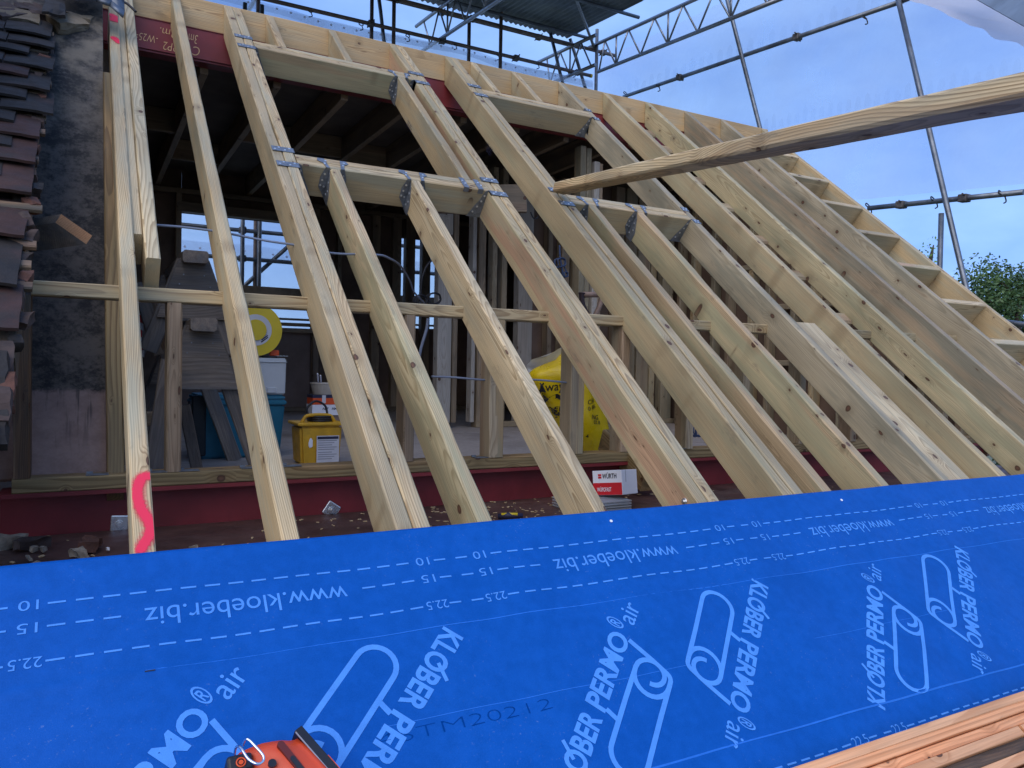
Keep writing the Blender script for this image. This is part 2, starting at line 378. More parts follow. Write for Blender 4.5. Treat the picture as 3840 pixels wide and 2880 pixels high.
def tube(bm, pts, rad, seg=10, mi=0, cap=True):
    pts = [Vector(p) for p in pts]; rings = []
    prev = None
    for i, p in enumerate(pts):
        t = (pts[min(i+1, len(pts)-1)]-pts[max(i-1, 0)]).normalized()
        a = prev if prev is not None else (Vector((0, 0, 1)) if abs(t.z) < .9 else Vector((1, 0, 0)))
        a = (a-t*a.dot(t)).normalized(); prev = a; b = t.cross(a)
        rr = rad[i] if isinstance(rad, (list, tuple)) else rad
        rings.append([bm.verts.new(p+a*math.cos(2*math.pi*k/seg)*rr+b*math.sin(2*math.pi*k/seg)*rr) for k in range(seg)])
    for i in range(len(rings)-1):
        for k in range(seg):
            f = bm.faces.new((rings[i][k], rings[i][(k+1) % seg], rings[i+1][(k+1) % seg], rings[i+1][k])); f.smooth = True; f.material_index = mi
    if cap:
        f = bm.faces.new(list(reversed(rings[0]))); f.material_index = mi
        f = bm.faces.new(rings[-1]); f.material_index = mi
def catmull(P, n=8):
    P = [Vector(p) for p in P]; out = []
    Q = [P[0]]+P+[P[-1]]
    for i in range(1, len(Q)-2):
        for k in range(n):
            t = k/n; a, b, c, d = Q[i-1], Q[i], Q[i+1], Q[i+2]
            out.append(.5*((2*b)+(c-a)*t+(2*a-5*b+4*c-d)*t*t+(3*b-a-3*c+d)*t**3))
    out.append(P[-1]); return out
_seed = [0]
def timber(name, p0, p1, w, d, upv, mat, cut0=0., cut1=0., bev=.004, wob=.0012, label=None, cat=None, group=None, parent=None, seg=None, at='c', wane=0., bow=1.):
    """A sawn timber from p0 to p1; w across, d deep along upv. at: 'c' = p on the section centre, 't' = on the middle of the top face. cut = end slope dx/dz."""
    p0 = Vector(p0); p1 = Vector(p1); L = (p1-p0).length; X = (p1-p0)/L
    mw = frame(p0, X, Vector(upv))
    _seed[0] += 1; sd = _seed[0]*17.3
    n = seg or max(2, int(L/.09)); n = min(n, 48)
    zo = -d/2 if at == 't' else 0.
    hy, hz = w/2, d/2; c = bev
    sec = [(-hy+c, -hz), (hy-c, -hz), (hy, -hz+c), (hy, hz-c), (hy-c, hz), (-hy+c, hz), (-hy, hz-c), (-hy, -hz+c)]
    bm = bmesh.new(); rings = []
    bow1 = random.uniform(-1, 1)*.0014*L*bow; bow2 = random.uniform(-1, 1)*.0004*L*bow
    for i in range(n+1):
        t = i/n; x = t*L; b = 4*t*(1-t); ring = []
        for j, (yy, zz) in enumerate(sec):
            nz = mnoise.noise(Vector((x*7., j*3.1+sd, sd)))*wob
            ny = mnoise.noise(Vector((x*6., j*2.7-sd, sd*.7)))*wob
            if wane and j in (3, 4, 5, 6):
                wn = max(0., mnoise.noise(Vector((x*2.6+sd, (j < 5)*9., 1.3)))-.05)*wane
                if j in (4, 5): ny += wn*(-1 if yy > 0 else 1); nz -= wn*.15
                else: nz -= wn; ny += wn*.15*(-1 if yy > 0 else 1)
            ex = x+(zz+zo)*(cut0*(1-t)+cut1*t)
            ring.append(bm.verts.new((ex, yy+ny+bow1*b, zz+zo+nz+bow2*b)))
        rings.append(ring)
    for i in range(n):
        for j in range(8): bm.faces.new((rings[i][j], rings[i+1][j], rings[i+1][(j+1) % 8], rings[i][(j+1) % 8]))
    bm.faces.new(rings[0]); bm.faces.new(list(reversed(rings[-1])))
    bmesh.ops.recalc_face_normals(bm, faces=bm.faces)
    return link(name, from_bm(bm), mat, parent, mw, label, cat, group)
def solid(name, parts, mats, label=None, cat=None, group=None, parent=None, mw=None, kind=None, smooth=False):
    bm = bmesh.new()
    for p in parts: p(bm)
    bmesh.ops.recalc_face_normals(bm, faces=bm.faces)
    return link(name, from_bm(bm, smooth), mats, parent, mw, label, cat, group, kind)
_tc = {}
def text_polys(body, bold=0., shear=0.):
    """Flat outline mesh of a string, left edge at x=0, baseline y=0, cap height 1."""
    key = (body, bold, shear)
    if key not in _tc:
        cu = bpy.data.curves.new('t', 'FONT'); cu.body = body; cu.size = 1; cu.offset = bold; cu.shear = shear; cu.resolution_u = 4
        ob = bpy.data.objects.new('t', cu)
        me = bpy.data.meshes.new_from_object(ob)
        v = [Vector(a.co) for a in me.vertices]; f = [tuple(p.vertices) for p in me.polygons]
        bpy.data.objects.remove(ob); bpy.data.curves.remove(cu); bpy.data.meshes.remove(me)
        cu2 = bpy.data.curves.new('t', 'FONT'); cu2.body = 'H'; cu2.size = 1; cu2.offset = bold
        ob = bpy.data.objects.new('t', cu2); me = bpy.data.meshes.new_from_object(ob)
        h = max(a.co.y for a in me.vertices); bpy.data.objects.remove(ob); bpy.data.curves.remove(cu2); bpy.data.meshes.remove(me)
        x0 = min(a.x for a in v)
        v = [Vector(((a.x-x0)/h, a.y/h, 0)) for a in v]
        _tc[key] = (v, f)
    return _tc[key]
def text_obj(name, body, mapf, width, cap, mat, parent, bold=0., shear=0., label=None):
    """Print a string: mapf(u, v) takes metres along and above the baseline to a world point."""
    v, f = text_polys(body, bold, shear)
    W = max(a.x for a in v)
    sx = width/W if width else cap
    vs = [mapf(a.x*sx, a.y*cap) for a in v]
    o = vs[0]; me = bpy.data.meshes.new('t'); me.from_pydata([a-o for a in vs], [], f)
    return link(name, me, mat, parent, Matrix.Translation(o), label)
def planemap(o, U, V):
    return lambda u, v: o+U*u+V*v

# ------------------------------------------------------------------ ground, floor, ceiling
GZ = -6.0; FZ = -0.08; BY = 6.42
bm = bmesh.new(); bmesh.ops.create_grid(bm, x_segments=40, y_segments=40, size=900)
for v in bm.verts: v.co.z = GZ + (mnoise.noise(v.co*.01)*1.5 if v.co.length > 60 else 0)
link('ground', from_bm(bm), 'ground', kind='structure')
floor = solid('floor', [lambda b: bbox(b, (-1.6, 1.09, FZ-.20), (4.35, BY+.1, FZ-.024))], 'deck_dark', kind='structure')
k = 0
for row in range(9):
    y0 = 1.09+row*.6
    if y0 > BY: break
    x = -1.6-(row % 2)*1.2
    while x < 4.35:
        xa, xb = max(x, -1.6), min(x+2.4, 4.35)
        if xb-xa > .1:
            solid('floor_board', [lambda b, xa=xa, xb=xb, y0=y0: bbox(b, (xa+.0015, y0+.0015, FZ-.022), (xb-.0015, min(y0+.6, BY+.1)-.0015, FZ+random.uniform(-.001, .001)))], 'chipboard', parent=floor)
        x += 2.4
CZ = 2.30
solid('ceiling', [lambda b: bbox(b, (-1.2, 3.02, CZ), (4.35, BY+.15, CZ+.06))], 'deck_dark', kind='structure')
for i, x in enumerate((-.55, -.12, .30, .72, 1.14, 1.56, 1.98, 2.40, 2.82, 3.24, 3.66, 4.08)):
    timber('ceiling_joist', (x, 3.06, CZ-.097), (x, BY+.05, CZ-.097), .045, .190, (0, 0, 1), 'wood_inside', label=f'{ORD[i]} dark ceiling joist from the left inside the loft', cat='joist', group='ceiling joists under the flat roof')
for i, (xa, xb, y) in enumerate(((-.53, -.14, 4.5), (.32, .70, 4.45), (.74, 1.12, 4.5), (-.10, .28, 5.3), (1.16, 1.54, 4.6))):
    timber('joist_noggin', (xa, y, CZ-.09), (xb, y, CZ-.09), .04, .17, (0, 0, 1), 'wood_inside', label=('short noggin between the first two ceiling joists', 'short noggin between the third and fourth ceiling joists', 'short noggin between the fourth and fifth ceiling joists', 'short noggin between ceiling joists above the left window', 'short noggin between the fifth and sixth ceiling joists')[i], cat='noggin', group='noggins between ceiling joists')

# ------------------------------------------------------------------ rafters
DEP = .145; RIDGE_S = 3.852; PL = math.tan(SL)
def rafter(x0, x1, s0, s1, mat, label, plumb=True, n=0., d=DEP, name='rafter', group='roof rafters', wob=.0014, wane=.006, cut0=0., bow=1.):
    # plumb cut at the ridge: local x runs up the slope, local z along the roof normal, so the vertical end plane slopes by tan(pitch)
    return timber(name, RP((x0+x1)/2, s0, n), RP((x0+x1)/2, s1, n), x1-x0, d, NV, mat, cut0=cut0, cut1=PL if plumb else 0., label=label, cat='rafter', group=group, at='t', wob=wob, wane=wane, bow=bow)
LO = -1.15
raf1 = rafter(-.630, -.586, LO, 3.42, 'wood_tan', 'leftmost rafter with pink spray paint near its foot', plumb=False, wob=.0006, wane=0, bow=0)
rafter(-.556, -.512, 1.165, RIDGE_S, 'wood_pale', 'pale short rafter hanging just right of the painted rafter, its lower end sawn off', cut0=-.10)
rafter(-.602, -.5575, 1.32, 3.60, 'wood_pale', 'pale packing rafter squeezed between the painted rafter and the short rafter', plumb=False, n=-.012, d=.12)
rafter(-.312, -.268, LO, RIDGE_S, 'wood_tan', 'single slim rafter second from the left, with grey cable through it', wane=.012)
rafter(-.030, .0165, LO, RIDGE_S, 'wood_pale', 'knotty left half of the first doubled rafter', wane=.010)
rafter(.0180, .0645, LO, RIDGE_S, 'wood_tan', 'smooth right half of the first doubled rafter', wob=.0006, wane=0)
TL_F, TL_B, TU_F, TU_B = 1.972, 2.062, 3.276, 3.368
rafter(.203, .247, LO, TL_F-.001, 'wood_green', 'jack rafter hung from the left lower trimmer, nearer the doubled rafter', plumb=False, wane=.014, group='jack rafters below the window openings')
rafter(.578, .622, LO, TL_F-.001, 'wood_pale', 'second jack rafter hung from the left lower trimmer, white cardboard box behind its foot', plumb=False, wane=.010, group='jack rafters below the window openings')
rafter(.975, 1.0195, LO, RIDGE_S, 'wood_pink', 'pink striped left half of the second doubled rafter', wane=.006)
rafter(1.021, 1.066, LO, RIDGE_S, 'wood_tan', 'right half of the second doubled rafter', wane=.004)
rafter(.872, .917, TL_B+.001, TU_F-.001, 'wood_tan', 'trimming rafter between the upper and lower left trimmers with a dark split', plumb=False)
rafter(1.362, 1.4065, LO, RIDGE_S, 'wood_pink', 'pinkish left half of the third doubled rafter with large knots')
rafter(1.408, 1.4525, LO, RIDGE_S, 'wood_pale', 'right half of the third doubled rafter')
rafter(1.556, 1.602, LO, TL_F-.001, 'wood_green', 'smooth greyish jack rafter hung from the right lower trimmer, beside the third doubled rafter', plumb=False, wane=.016, group='jack rafters below the window openings')
rafter(1.872, 1.918, LO, TL_F-.001, 'wood_green', 'dirty stained jack rafter hung from the right lower trimmer', plumb=False, wane=.014, group='jack rafters below the window openings')
rafter(2.252, 2.298, LO, RIDGE_S, 'wood_grey', 'grey rafter right of the right hand window opening, left of the pale loose board', wane=.006)
rafter(2.645, 2.690, LO, RIDGE_S, 'wood_pink', 'orange tinted rafter right of the pale loose board')
rafter(3.040, 3.086, LO, RIDGE_S, 'wood_green', 'greenish rafter with dark knots, fourth from the gable end')
rafter(3.435, 3.481, LO, RIDGE_S, 'wood_grey', 'grey rafter third from the gable end')
rafter(3.820, 3.866, LO, RIDGE_S, 'wood_grey', 'rafter on the inner side of the gable ladder')
rafter(4.285, 4.331, LO, RIDGE_S, 'wood_tan', 'outermost rafter along the gable edge of the roof')
for i, (x0, x1, lab) in enumerate(((.205, .25, 'first short rafter between ridge and left upper trimmer'), (.580, .625, 'second short rafter between ridge and left upper trimmer'), (1.552, 1.597, 'pale short rafter between ridge and right upper trimmer'), (1.868, 1.913, 'green marked short rafter between ridge and right upper trimmer'))):
    rafter(x0, x1, TU_B+.001, RIDGE_S, 'wood_tan' if i != 2 else 'wood_pale', lab, name='short_rafter', group='short rafters above the window openings')
rafter(2.345, 2.485, LO, 1.078, 'wood_pale', 'pale wide loose board lying beside the grey rafter', plumb=False, n=-.028, d=.03, name='loose_board', group='loose boards', wane=0)
# trimmers (each a pair of timbers)
def trimmer(x0, x1, sf, sb, mat, lab):
    hw = (sb-sf)/2-.0007
    for a, m2, nm in ((sf+hw/2+.0002, mat, 'front'), (sb-hw/2-.0002, 'wood_tan', 'rear')):
        timber('trimmer', RP(x0+.001, a, 0), RP(x1-.001, a, 0), hw, DEP, NV, m2, at='t', label=f'{nm} timber of the {lab}', cat='trimmer', group='trimmers of the roof window openings', wane=.002)
trimmer(.0645, .975, TU_F, TU_B, 'wood_green', 'left upper trimmer')
trimmer(.0645, .975, TL_F, TL_B, 'wood_tan', 'left lower trimmer')
trimmer(1.4525, 2.252, TU_F, TU_B, 'wood_tan', 'right upper trimmer')
trimmer(1.4525, 2.252, TL_F, TL_B, 'wood_tan', 'right lower trimmer')
# gable ladder
for i, s in enumerate((3.35, 2.956, 2.563, 2.165, 1.767, 1.371, .974, .58, .18)):
    timber('ladder_noggin', RP(3.868, s, 0), RP(4.284, s, 0), .044, .14, NV, 'wood_pale' if i != 4 else 'wood_pink', at='t', label=f'{ORD[i]} ladder noggin down from the ridge, between the two gable rafters', cat='noggin', group='noggins of the gable ladder')
# noggins behind the right-hand rafters, rounded edges
def rnog(px, py, xa, xb, n, lab):
    _, s = RF(px, py, n)
    timber('noggin', RP(xa, s, n), RP(xb, s, n), .09, .045, NV, 'wood_stud', at='t', bev=.012, label=lab, cat='noggin', group='rounded noggins between the right rafters')
for i, (px, py) in enumerate(((2460, 500), (2525, 560), (2640, 675), (2745, 775), (2905, 900), (3030, 1030), (3190, 1190))):
    rnog(px, py, 2.692, 3.038, -.13, f'{ORD[i]} rounded noggin from the top between the orange and greenish rafters')
# grade stamps and pencil notes on the rafters' sides
def by_label(t): return [o for o in bpy.data.objects if o.get('label', '').startswith(t)][0]
def stamp(par, x, px, py, rows, cols, du, dv):
    o = XP(px, py, x); rs = random.Random(px)
    def f(b):
        for r_ in range(rows):
            for c_ in range(cols):
                if rs.random() < .2: continue
                p = o+SV*(c_*du)+NV*(-r_*dv); l = du*rs.uniform(.35, .75); h = dv*rs.uniform(.3, .65)
                b.faces.new([b.verts.new(q) for q in (p, p+SV*l, p+SV*l-NV*h, p-NV*h)])
    bm = bmesh.new(); f(bm)
    link('grade_stamp', from_bm(bm), 'navy_ink', par)
stamp(by_label('trimming rafter between'), .8700, 1545, 475, 3, 9, .011, .013)
stamp(by_label('pinkish left half of the third'), 1.3600, 1848, 560, 4, 8, .012, .013)
p_ = XP(2545, 708, 2.6430)
text_obj('pencil_note', '2xD/S', planemap(p_, SV*-1, NV), .10, .035, 'grey_ink', by_label('orange tinted rafter'), bold=-.02, shear=.2)

# ridge board and steel beams
ridge = timber('ridge_board', (-.75, 2.969, 2.404), (4.36, 2.969, 2.404), .045, .17, (0, 0, 1), 'wood_ridge', label='long ridge board along the top of the rafters', cat='ridge board', wob=.0008)
def ibeam(name, x0, x1, yc, zt, h, wd, mat, label, tf=.012, tw=.010):
    return solid(name, [lambda b: bbox(b, (x0, yc-wd/2, zt-tf), (x1, yc+wd/2, zt)), lambda b: bbox(b, (x0, yc-wd/2, zt-h), (x1, yc+wd/2, zt-h+tf)), lambda b: bbox(b, (x0, yc-tw/2, zt-h+tf), (x1, yc+tw/2, zt-tf))], mat, label, 'steel beam')
bu = solid('steel_beam', [lambda b: bbox(b, (-.75, 2.949, 2.152), (4.3, 2.958, 2.316)), lambda b: bbox(b, (-.75, 2.9435, 2.3165), (4.3, 3.05, 2.3185)), lambda b: bbox(b, (-.75, 2.9585, 2.14), (4.3, 3.05, 2.1515))], 'steel_red', 'dark red steel beam under the ridge board with chalk writing', 'steel beam')
for body, px, py, wd, cap in (('W=W25', 690, 142, -.13, .042), ('m.2', 600, 118, -.0, .0), ('C', 735, 191, .04, .05), ('2P2', 640, 175, .075, .045), ('3m', 725, 145, .05, .05), ('2m.', 632, 123, .085, .045), ('-W25=', 548, 140, .12, .04)):
    if wd <= 0: continue
    p = YP(px, py, 2.945)
    text_obj('chalk_writing', body, planemap(Vector((p.x+wd/2, 2.9472, p.z+cap/2)), Vector((-1, 0, 0)), Vector((0, 0, -1))), wd, cap, 'chalk', bu, bold=-.012, shear=.2)
bl = solid('steel_beam', [lambda b: bbox(b, (-.95, .935, -.002), (4.3, 1.085, .0115)), lambda b: bbox(b, (-.95, 1.005, -.155), (4.3, 1.015, -.002)), lambda b: bbox(b, (-.95, 1.0151, -.155), (4.3, 1.085, -.140))], 'steel_red', 'dark red steel beam under the sill plate of the low wall', 'steel beam')
solid('steel_ledge', [lambda b: bbox(b, (-1.6, .065, -.17), (4.3, 1.004, -.134))], 'steel_ledge', 'brown dusty ledge along the foot of the red beam', 'ledge')
# ------------------------------------------------------------------ low wall: plates and studs
YK = .932
timber('top_plate', (-.868, YK+.04, .639), (4.28, YK+.04, .639), .08, .0455, (0, 0, 1), 'wood_tan', label='long horizontal top plate notched into the rafters', cat='plate', wob=.0008)
timber('sill_plate', (-.915, YK+.047, .0345), (4.28, YK+.047, .0345), .094, .0450, (0, 0, 1), 'wood_sill', label='long sill plate lying on the lower red beam', cat='plate')
for i, (xa, xb, mt, lab) in enumerate(((-.912, -.868, 'wood_mould', 'brown end stud left of the stained board'), (-.488, -.442, 'wood_stud', 'stud under the top plate in front of the sawhorses'), (.338, .382, 'wood_stud', 'stud behind the first jack rafter'), (.685, .770, 'wood_stud', 'thick stud right of the second jack rafter, standing on the sill'), (1.070, 1.162, 'wood_stud', 'stud in front of the yellow bag'), (1.360, 1.405, 'wood_stud', 'stud behind the third doubled rafter'), (1.74, 1.785, 'wood_stud', 'stud behind the smooth jack rafter'), (2.10, 2.145, 'wood_stud', 'stud left of the grey rafter'), (2.50, 2.545, 'wood_stud', 'stud behind the pale loose board'), (2.90, 2.945, 'wood_stud', 'stud behind the greenish rafter'), (3.3, 3.345, 'wood_stud', 'stud behind the third rafter from the gable'), (3.72, 3.765, 'wood_stud', 'last stud before the gable'))):
    if i in (3, 4):
        timber('stud', ((xa*.52+xb*.48), YK+.045, .0575), ((xa*.52+xb*.48), YK+.045, .6155), .043, .088, (0, -1, 0), mt, label=lab, cat='stud', group='studs of the low wall')
        timber('stud', ((xa*.02+xb*.98)-.02, YK+.043, .0575), ((xa*.02+xb*.98)-.02, YK+.043, .6155), .043, .084, (0, -1, 0), 'wood_tan', label='paired '+lab, cat='stud', group='studs of the low wall')
    else:
        timber('stud', ((xa+xb)/2, YK+.045, .0575), ((xa+xb)/2, YK+.045, .6155), xb-xa, .088, (0, -1, 0), mt, label=lab, cat='stud', group='studs of the low wall', bev=.006)
# stained board under the slope at the left, with a sloping post beside it
BA = R(57); BD = Vector((0, math.cos(BA), math.sin(BA))); BN = Vector((0, -math.sin(BA), math.cos(BA)))
mw = frame(Vector((-1.32, 1.03, .045)), XV, BN)
solid('stained_board', [lambda b: rbox(b, (0, 0, -.018), (.662, 3.1, 0), .002, 1)], 'stained_board', 'black stained board at the left, bare and dripped at its foot', 'board', mw=mw)
timber('sloping_post', Vector((-.633, .98, -.02)), Vector((-.633, .98, -.02))+BD*2.0, .05, .095, BN, 'wood_sill', label='yellowish sloping timber between stained board and painted rafter', cat='timber', wob=.002)
solid('gap_shade_lining', [lambda b: bbox(b, (-1.5, 3.10, 1.0), (-.56, 3.15, 3.2))], 'deck_dark', 'added dark backing for the shaded gap behind the timbers at top left', 'lining')  # added sheet; its dark colour stands in for shade in the gap
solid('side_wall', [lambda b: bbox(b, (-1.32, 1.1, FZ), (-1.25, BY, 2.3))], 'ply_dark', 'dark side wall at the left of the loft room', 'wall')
# ------------------------------------------------------------------ galvanised hangers
RM = Matrix((XV, SV, NV)).transposed().to_4x4()        # roof frame: x along ridge, y up the slope, z out of the roof
def rb(bm, x0, x1, s0, s1, n0, n1, mi=0): bbox(bm, (min(x0, x1), min(s0, s1), min(n0, n1)), (max(x0, x1), max(s0, s1), max(n0, n1)), mi)
def prism(bm, poly, axis, a, b, mi=0):
    """extrude polygon: axis 's' -> poly in (x,n), axis 'x' -> poly in (s,n), axis 'n' -> poly in (x,s)"""
    def P(u, v, t): return {'s': (u, t, v), 'x': (t, u, v), 'n': (u, v, t)}[axis]
    A = [bm.verts.new(P(u, v, a)) for u, v in poly]; B = [bm.verts.new(P(u, v, b)) for u, v in poly]
    n = len(poly)
    for f in [A, list(reversed(B))]+[[A[i], B[i], B[(i+1) % n], A[(i+1) % n]] for i in range(n)]:
        bm.faces.new(f).material_index = mi
def dots(bm, pts, axis, r=.0050, h=.0022, mi=1):
    for (x, s, n) in pts:
        c = [(math.cos(k*math.pi/3)*r, math.sin(k*math.pi/3)*r) for k in range(6)]
        if axis == 'n': prism(bm, [(x+a, s+b) for a, b in c], 'n', n, n+h, mi)
        elif axis == 's': prism(bm, [(x+a, n+b) for a, b in c], 's', s-h, s, mi)
        else: prism(bm, [(s+a, n+b) for a, b in c], 'x', x-h, x, mi)
def jack_hanger(x0, x1, sf, lab, back=False, mir=1):
    """hanger carrying a jack rafter x0..x1 on the header whose front face is at sf; straps fold over the header top"""
    bm = bmesh.new(); T = .0016
    q = -1 if back else 1
    for side in (-1, 1):
        e = x0 if side < 0 else x1
        ws = .036
        xa, xb = (e-ws, e-.002) if side < 0 else (e+.002, e+ws)
        out = xa if side < 0 else xb; inn = xb if side < 0 else xa
        # strap on the top: flares at its far end
        L = .078
        if not back: prism(bm, [(inn, sf-T), (out*.45+inn*.55, sf-T), (out*.7+inn*.3, sf+L*.5), (out+side*.012, sf+L*.72), (out+side*.006, sf+L), (inn+side*.012, sf+L)], 'n', .0006, .0006+T)
        else: prism(bm, [(inn, sf+T), (out*.2+inn*.8+side*.02, sf+T), (out*.2+inn*.8+side*.02, sf-.092), (inn, sf-.092)], 'n', .0006, .0006+T)
        dots(bm, [((inn+out)/2, sf+q*.03, .0022), ((inn+out)/2+.008, sf+q*.055, .0022)], 'n')
        if back:
            prism(bm, [(inn, .0022), (out*.2+inn*.8+side*.02, .0022), (out*.2+inn*.8+side*.02, -.022), (inn, -.022)], 's', sf-.0925, sf-.0925+T)
            continue
        # plate down the header face
        mid = out*.5+inn*.5
        prism(bm, [(inn, .0022), (mid, .0022), (out, -.045), (out, -.095), (mid, -.120), (inn, -.150)], 's', sf-T-.0006, sf-.0006)
        dots(bm, [(mid, sf-.0022, -.03), (mid+side*.006, sf-.0022, -.06), (mid-side*.006, sf-.0022, -.09), (mid+side*.01, sf-.0022, -.085)], 's')
        # cheek along the jack
        ck = e-.0016 if side < 0 else e+.0004
        prism(bm, [(sf-.001, -.01), (sf-.022, -.03), (sf-.060, -.10), (sf-.060, -.152), (sf-.001, -.152)], 'x', ck, ck+.0013)
        dots(bm, [(ck if side < 0 else ck+.0035, sf-.02, -.06), (ck if side < 0 else ck+.0035, sf-.035, -.095), (ck if side < 0 else ck+.0035, sf-.015, -.12)], 'x')
    if not back: rb(bm, x0-.001, x1+.001, sf-.060, sf-.001, -.1520, -.1505)
    bmesh.ops.recalc_face_normals(bm, faces=bm.faces)
    link('joist_hanger', from_bm(bm), ['galv', 'galv_nail'], None, RM @ Matrix.Translation((0, 0, .0014)), lab, 'hanger', 'galvanised hangers on the trimmers')
def side_hanger(xr, wr, sf, sb, lab, side=-1, bright=False):
    """hanger carrying a trimmer end on a rafter pair spanning xr..xr+wr; two straps over the rafter top. side=-1: trimmer on the left"""
    bm = bmesh.new(); T = .0016
    for s0, s1 in ((sf-.042, sf-.001), (sb+.001, sb+.042)):
        rb(bm, xr+.002, xr+wr-.001, s0, s1, .0006, .0006+T)
        dots(bm, [(xr+wr*f, (s0+s1)/2+g*.009, .0022) for f, g in ((.15, -1), (.35, 1), (.6, -1), (.82, 1))], 'n')
        e = xr-.0008 if side < 0 else xr+wr+.0008
        rb(bm, e-T/2, e+T/2, s0, s1, .0022, -.11)
    e = xr if side < 0 else xr+wr
    o = -1 if side < 0 else 1
    # flange over the trimmer front face and cheeks down the rafter side
    prism(bm, [(e+o*.001, .002), (e+o*.016, -.005), (e+o*.030, -.05), (e+o*.055, -.10), (e+o*.075, -.147), (e+o*.001, -.147)], 's', sf-.0025, sf-.0008)
    prism(bm, [(sf-.042, .001), (sf-.0008, .001), (sf-.0008, -.147), (sf-.02, -.147), (sf-.042, -.09)], 'x', e-.0016*(side < 0), e+.0016*(side > 0)+.0001)
    rb(bm, e, e+o*.075, sf-.001, sb+.001, -.1490, -.1472)
    dots(bm, [(e+o*.015, sf-.0025, -.03), (e+o*.022, sf-.0025, -.06), (e+o*.035, sf-.0025, -.09), (e+o*.05, sf-.0025, -.12)], 's')
    bmesh.ops.recalc_face_normals(bm, faces=bm.faces)
    link('trimmer_hanger', from_bm(bm), ['galv', 'galv_nail'], None, RM @ Matrix.Translation((0, 0, .0014)), lab, 'hanger', 'galvanised hangers on the trimmers')
jack_hanger(.203, .247, TL_F, 'galvanised hanger holding the first jack rafter of the left opening')
jack_hanger(.578, .622, TL_F, 'galvanised hanger holding the second jack rafter of the left opening')
jack_hanger(1.556, 1.602, TL_F, 'galvanised hanger under the loose prop, first jack rafter of the right opening')
jack_hanger(1.872, 1.918, TL_F, 'galvanised hanger with a long tongue holding the stained jack rafter')
jack_hanger(.872, .917, TU_F, 'galvanised hanger at the right end of the left upper trimmer')
jack_hanger(.872, .917, TL_B, 'galvanised straps folded over the left lower trimmer below the trimming rafter', back=True)
side_hanger(-.030, .0945, TL_F, TL_B, 'pair of straps over the first doubled rafter at the left lower trimmer', side=1)
side_hanger(-.030, .0945, TU_F, TU_B, 'pair of straps over the first doubled rafter at the left upper trimmer', side=1)
side_hanger(.975, .091, TL_F, TL_B, 'pair of straps over the second doubled rafter at the left lower trimmer')
side_hanger(.975, .091, TU_F, TU_B, 'pair of straps over the second doubled rafter at the left upper trimmer')
side_hanger(1.362, .0905, TL_F, TL_B, 'pair of straps over the third doubled rafter at the right lower trimmer', side=1)
side_hanger(1.362, .0905, TU_F, TU_B, 'pair of straps over the third doubled rafter at the right upper trimmer', side=1)
side_hanger(2.252, .046, TL_F, TL_B, 'shiny strap hanger on the grey rafter at the right lower trimmer')
side_hanger(2.252, .046, TU_F, TU_B, 'strap hanger on the grey rafter at the right upper trimmer')
# small plates on the sill
for i, (px, py) in enumerate(((365, 1784), (590, 1775), (712, 1768), (940, 1755), (1100, 1750), (1800, 1714), (2600, 1688))):
    p = ZP(px, py, .0585)
    p.y = min(max(p.y, YK+.028), YK+.07)
    solid('sill_strap', [lambda b, p=p: bbox(b, (p.x-.032, p.y-.026, .0580), (p.x+.032, p.y+.016, .0602)), lambda b, p=p: bbox(b, (p.x-.03, p.y+.014, .0595), (p.x-.012, p.y+.020, .066))], 'galv', ('galvanised strap on the sill below the stained board', 'galvanised strap on the sill right of the painted rafter', 'galvanised strap on the sill in front of the teal bin', 'galvanised strap on the sill behind the slim rafter', 'galvanised strap on the sill left of the yellow transformer', 'galvanised strap on the sill left of the thick stud', 'galvanised strap on the sill right of the second doubled rafter')[i], 'strap', 'galvanised straps on the sill')
# washers and bolts on the lower beam
for px, py, ang, lab in ((1242, 1911, 35, 'square washer and bolt standing tilted on the red beam'), (448, 1962, 4, 'square washer and bolt half hidden by the painted rafter')):
    p = YP(px, py, 1.004)
    mw = Matrix.Translation(Vector((p.x, 1.003, p.z))) @ Matrix.Rotation(R(ang), 4, 'Y')
    e = empty('washer_bolt', p, lab, 'bolt', 'bolted washers on the red beam')
    e.matrix_basis = mw
    solid('washer', [lambda b: rbox(b, (-.026, -.004, -.026), (.026, 0, .026), .003, 2)], 'zinc', parent=e, mw=mw)
    def nut(b):
        tube(b, [(0, -.004, 0), (0, -.014, 0)], .012, 6)
        tube(b, [(0, -.0141, 0), (0, -.026, 0)], .0065, 10)
    solid('nut', [nut], 'zinc', parent=e, mw=mw)
# spray paint on the first rafter (lies on its top face)
def paint_patch(name, poly, parent):
    vs = [RP(x, s, .0016) for x, s in poly]; o = vs[0]
    me = bpy.data.meshes.new('p'); me.from_pydata([v-o for v in vs], [], [tuple(range(len(vs)))])
    return link(name, me, 'pink_paint', parent, Matrix.Translation(o))
def ribbon_patch(name, pts, parent, mat, n=.0016):
    vs = []; fs = []
    for i, (x, s, w_) in enumerate(pts):
        a = Vector((pts[max(i-1, 0)][0], pts[max(i-1, 0)][1])); b = Vector((pts[min(i+1, len(pts)-1)][0], pts[min(i+1, len(pts)-1)][1]))
        t = (b-a).normalized(); nn = Vector((-t.y, t.x))*w_/2
        vs += [RP(x+nn.x, s+nn.y, n), RP(x-nn.x, s-nn.y, n)]
    for i in range(len(pts)-1): fs.append((2*i, 2*i+1, 2*i+3, 2*i+2))
    o = vs[0]; me = bpy.data.meshes.new('p'); me.from_pydata([v-o for v in vs], [], fs)
    return link(name, me, mat, parent, Matrix.Translation(o))
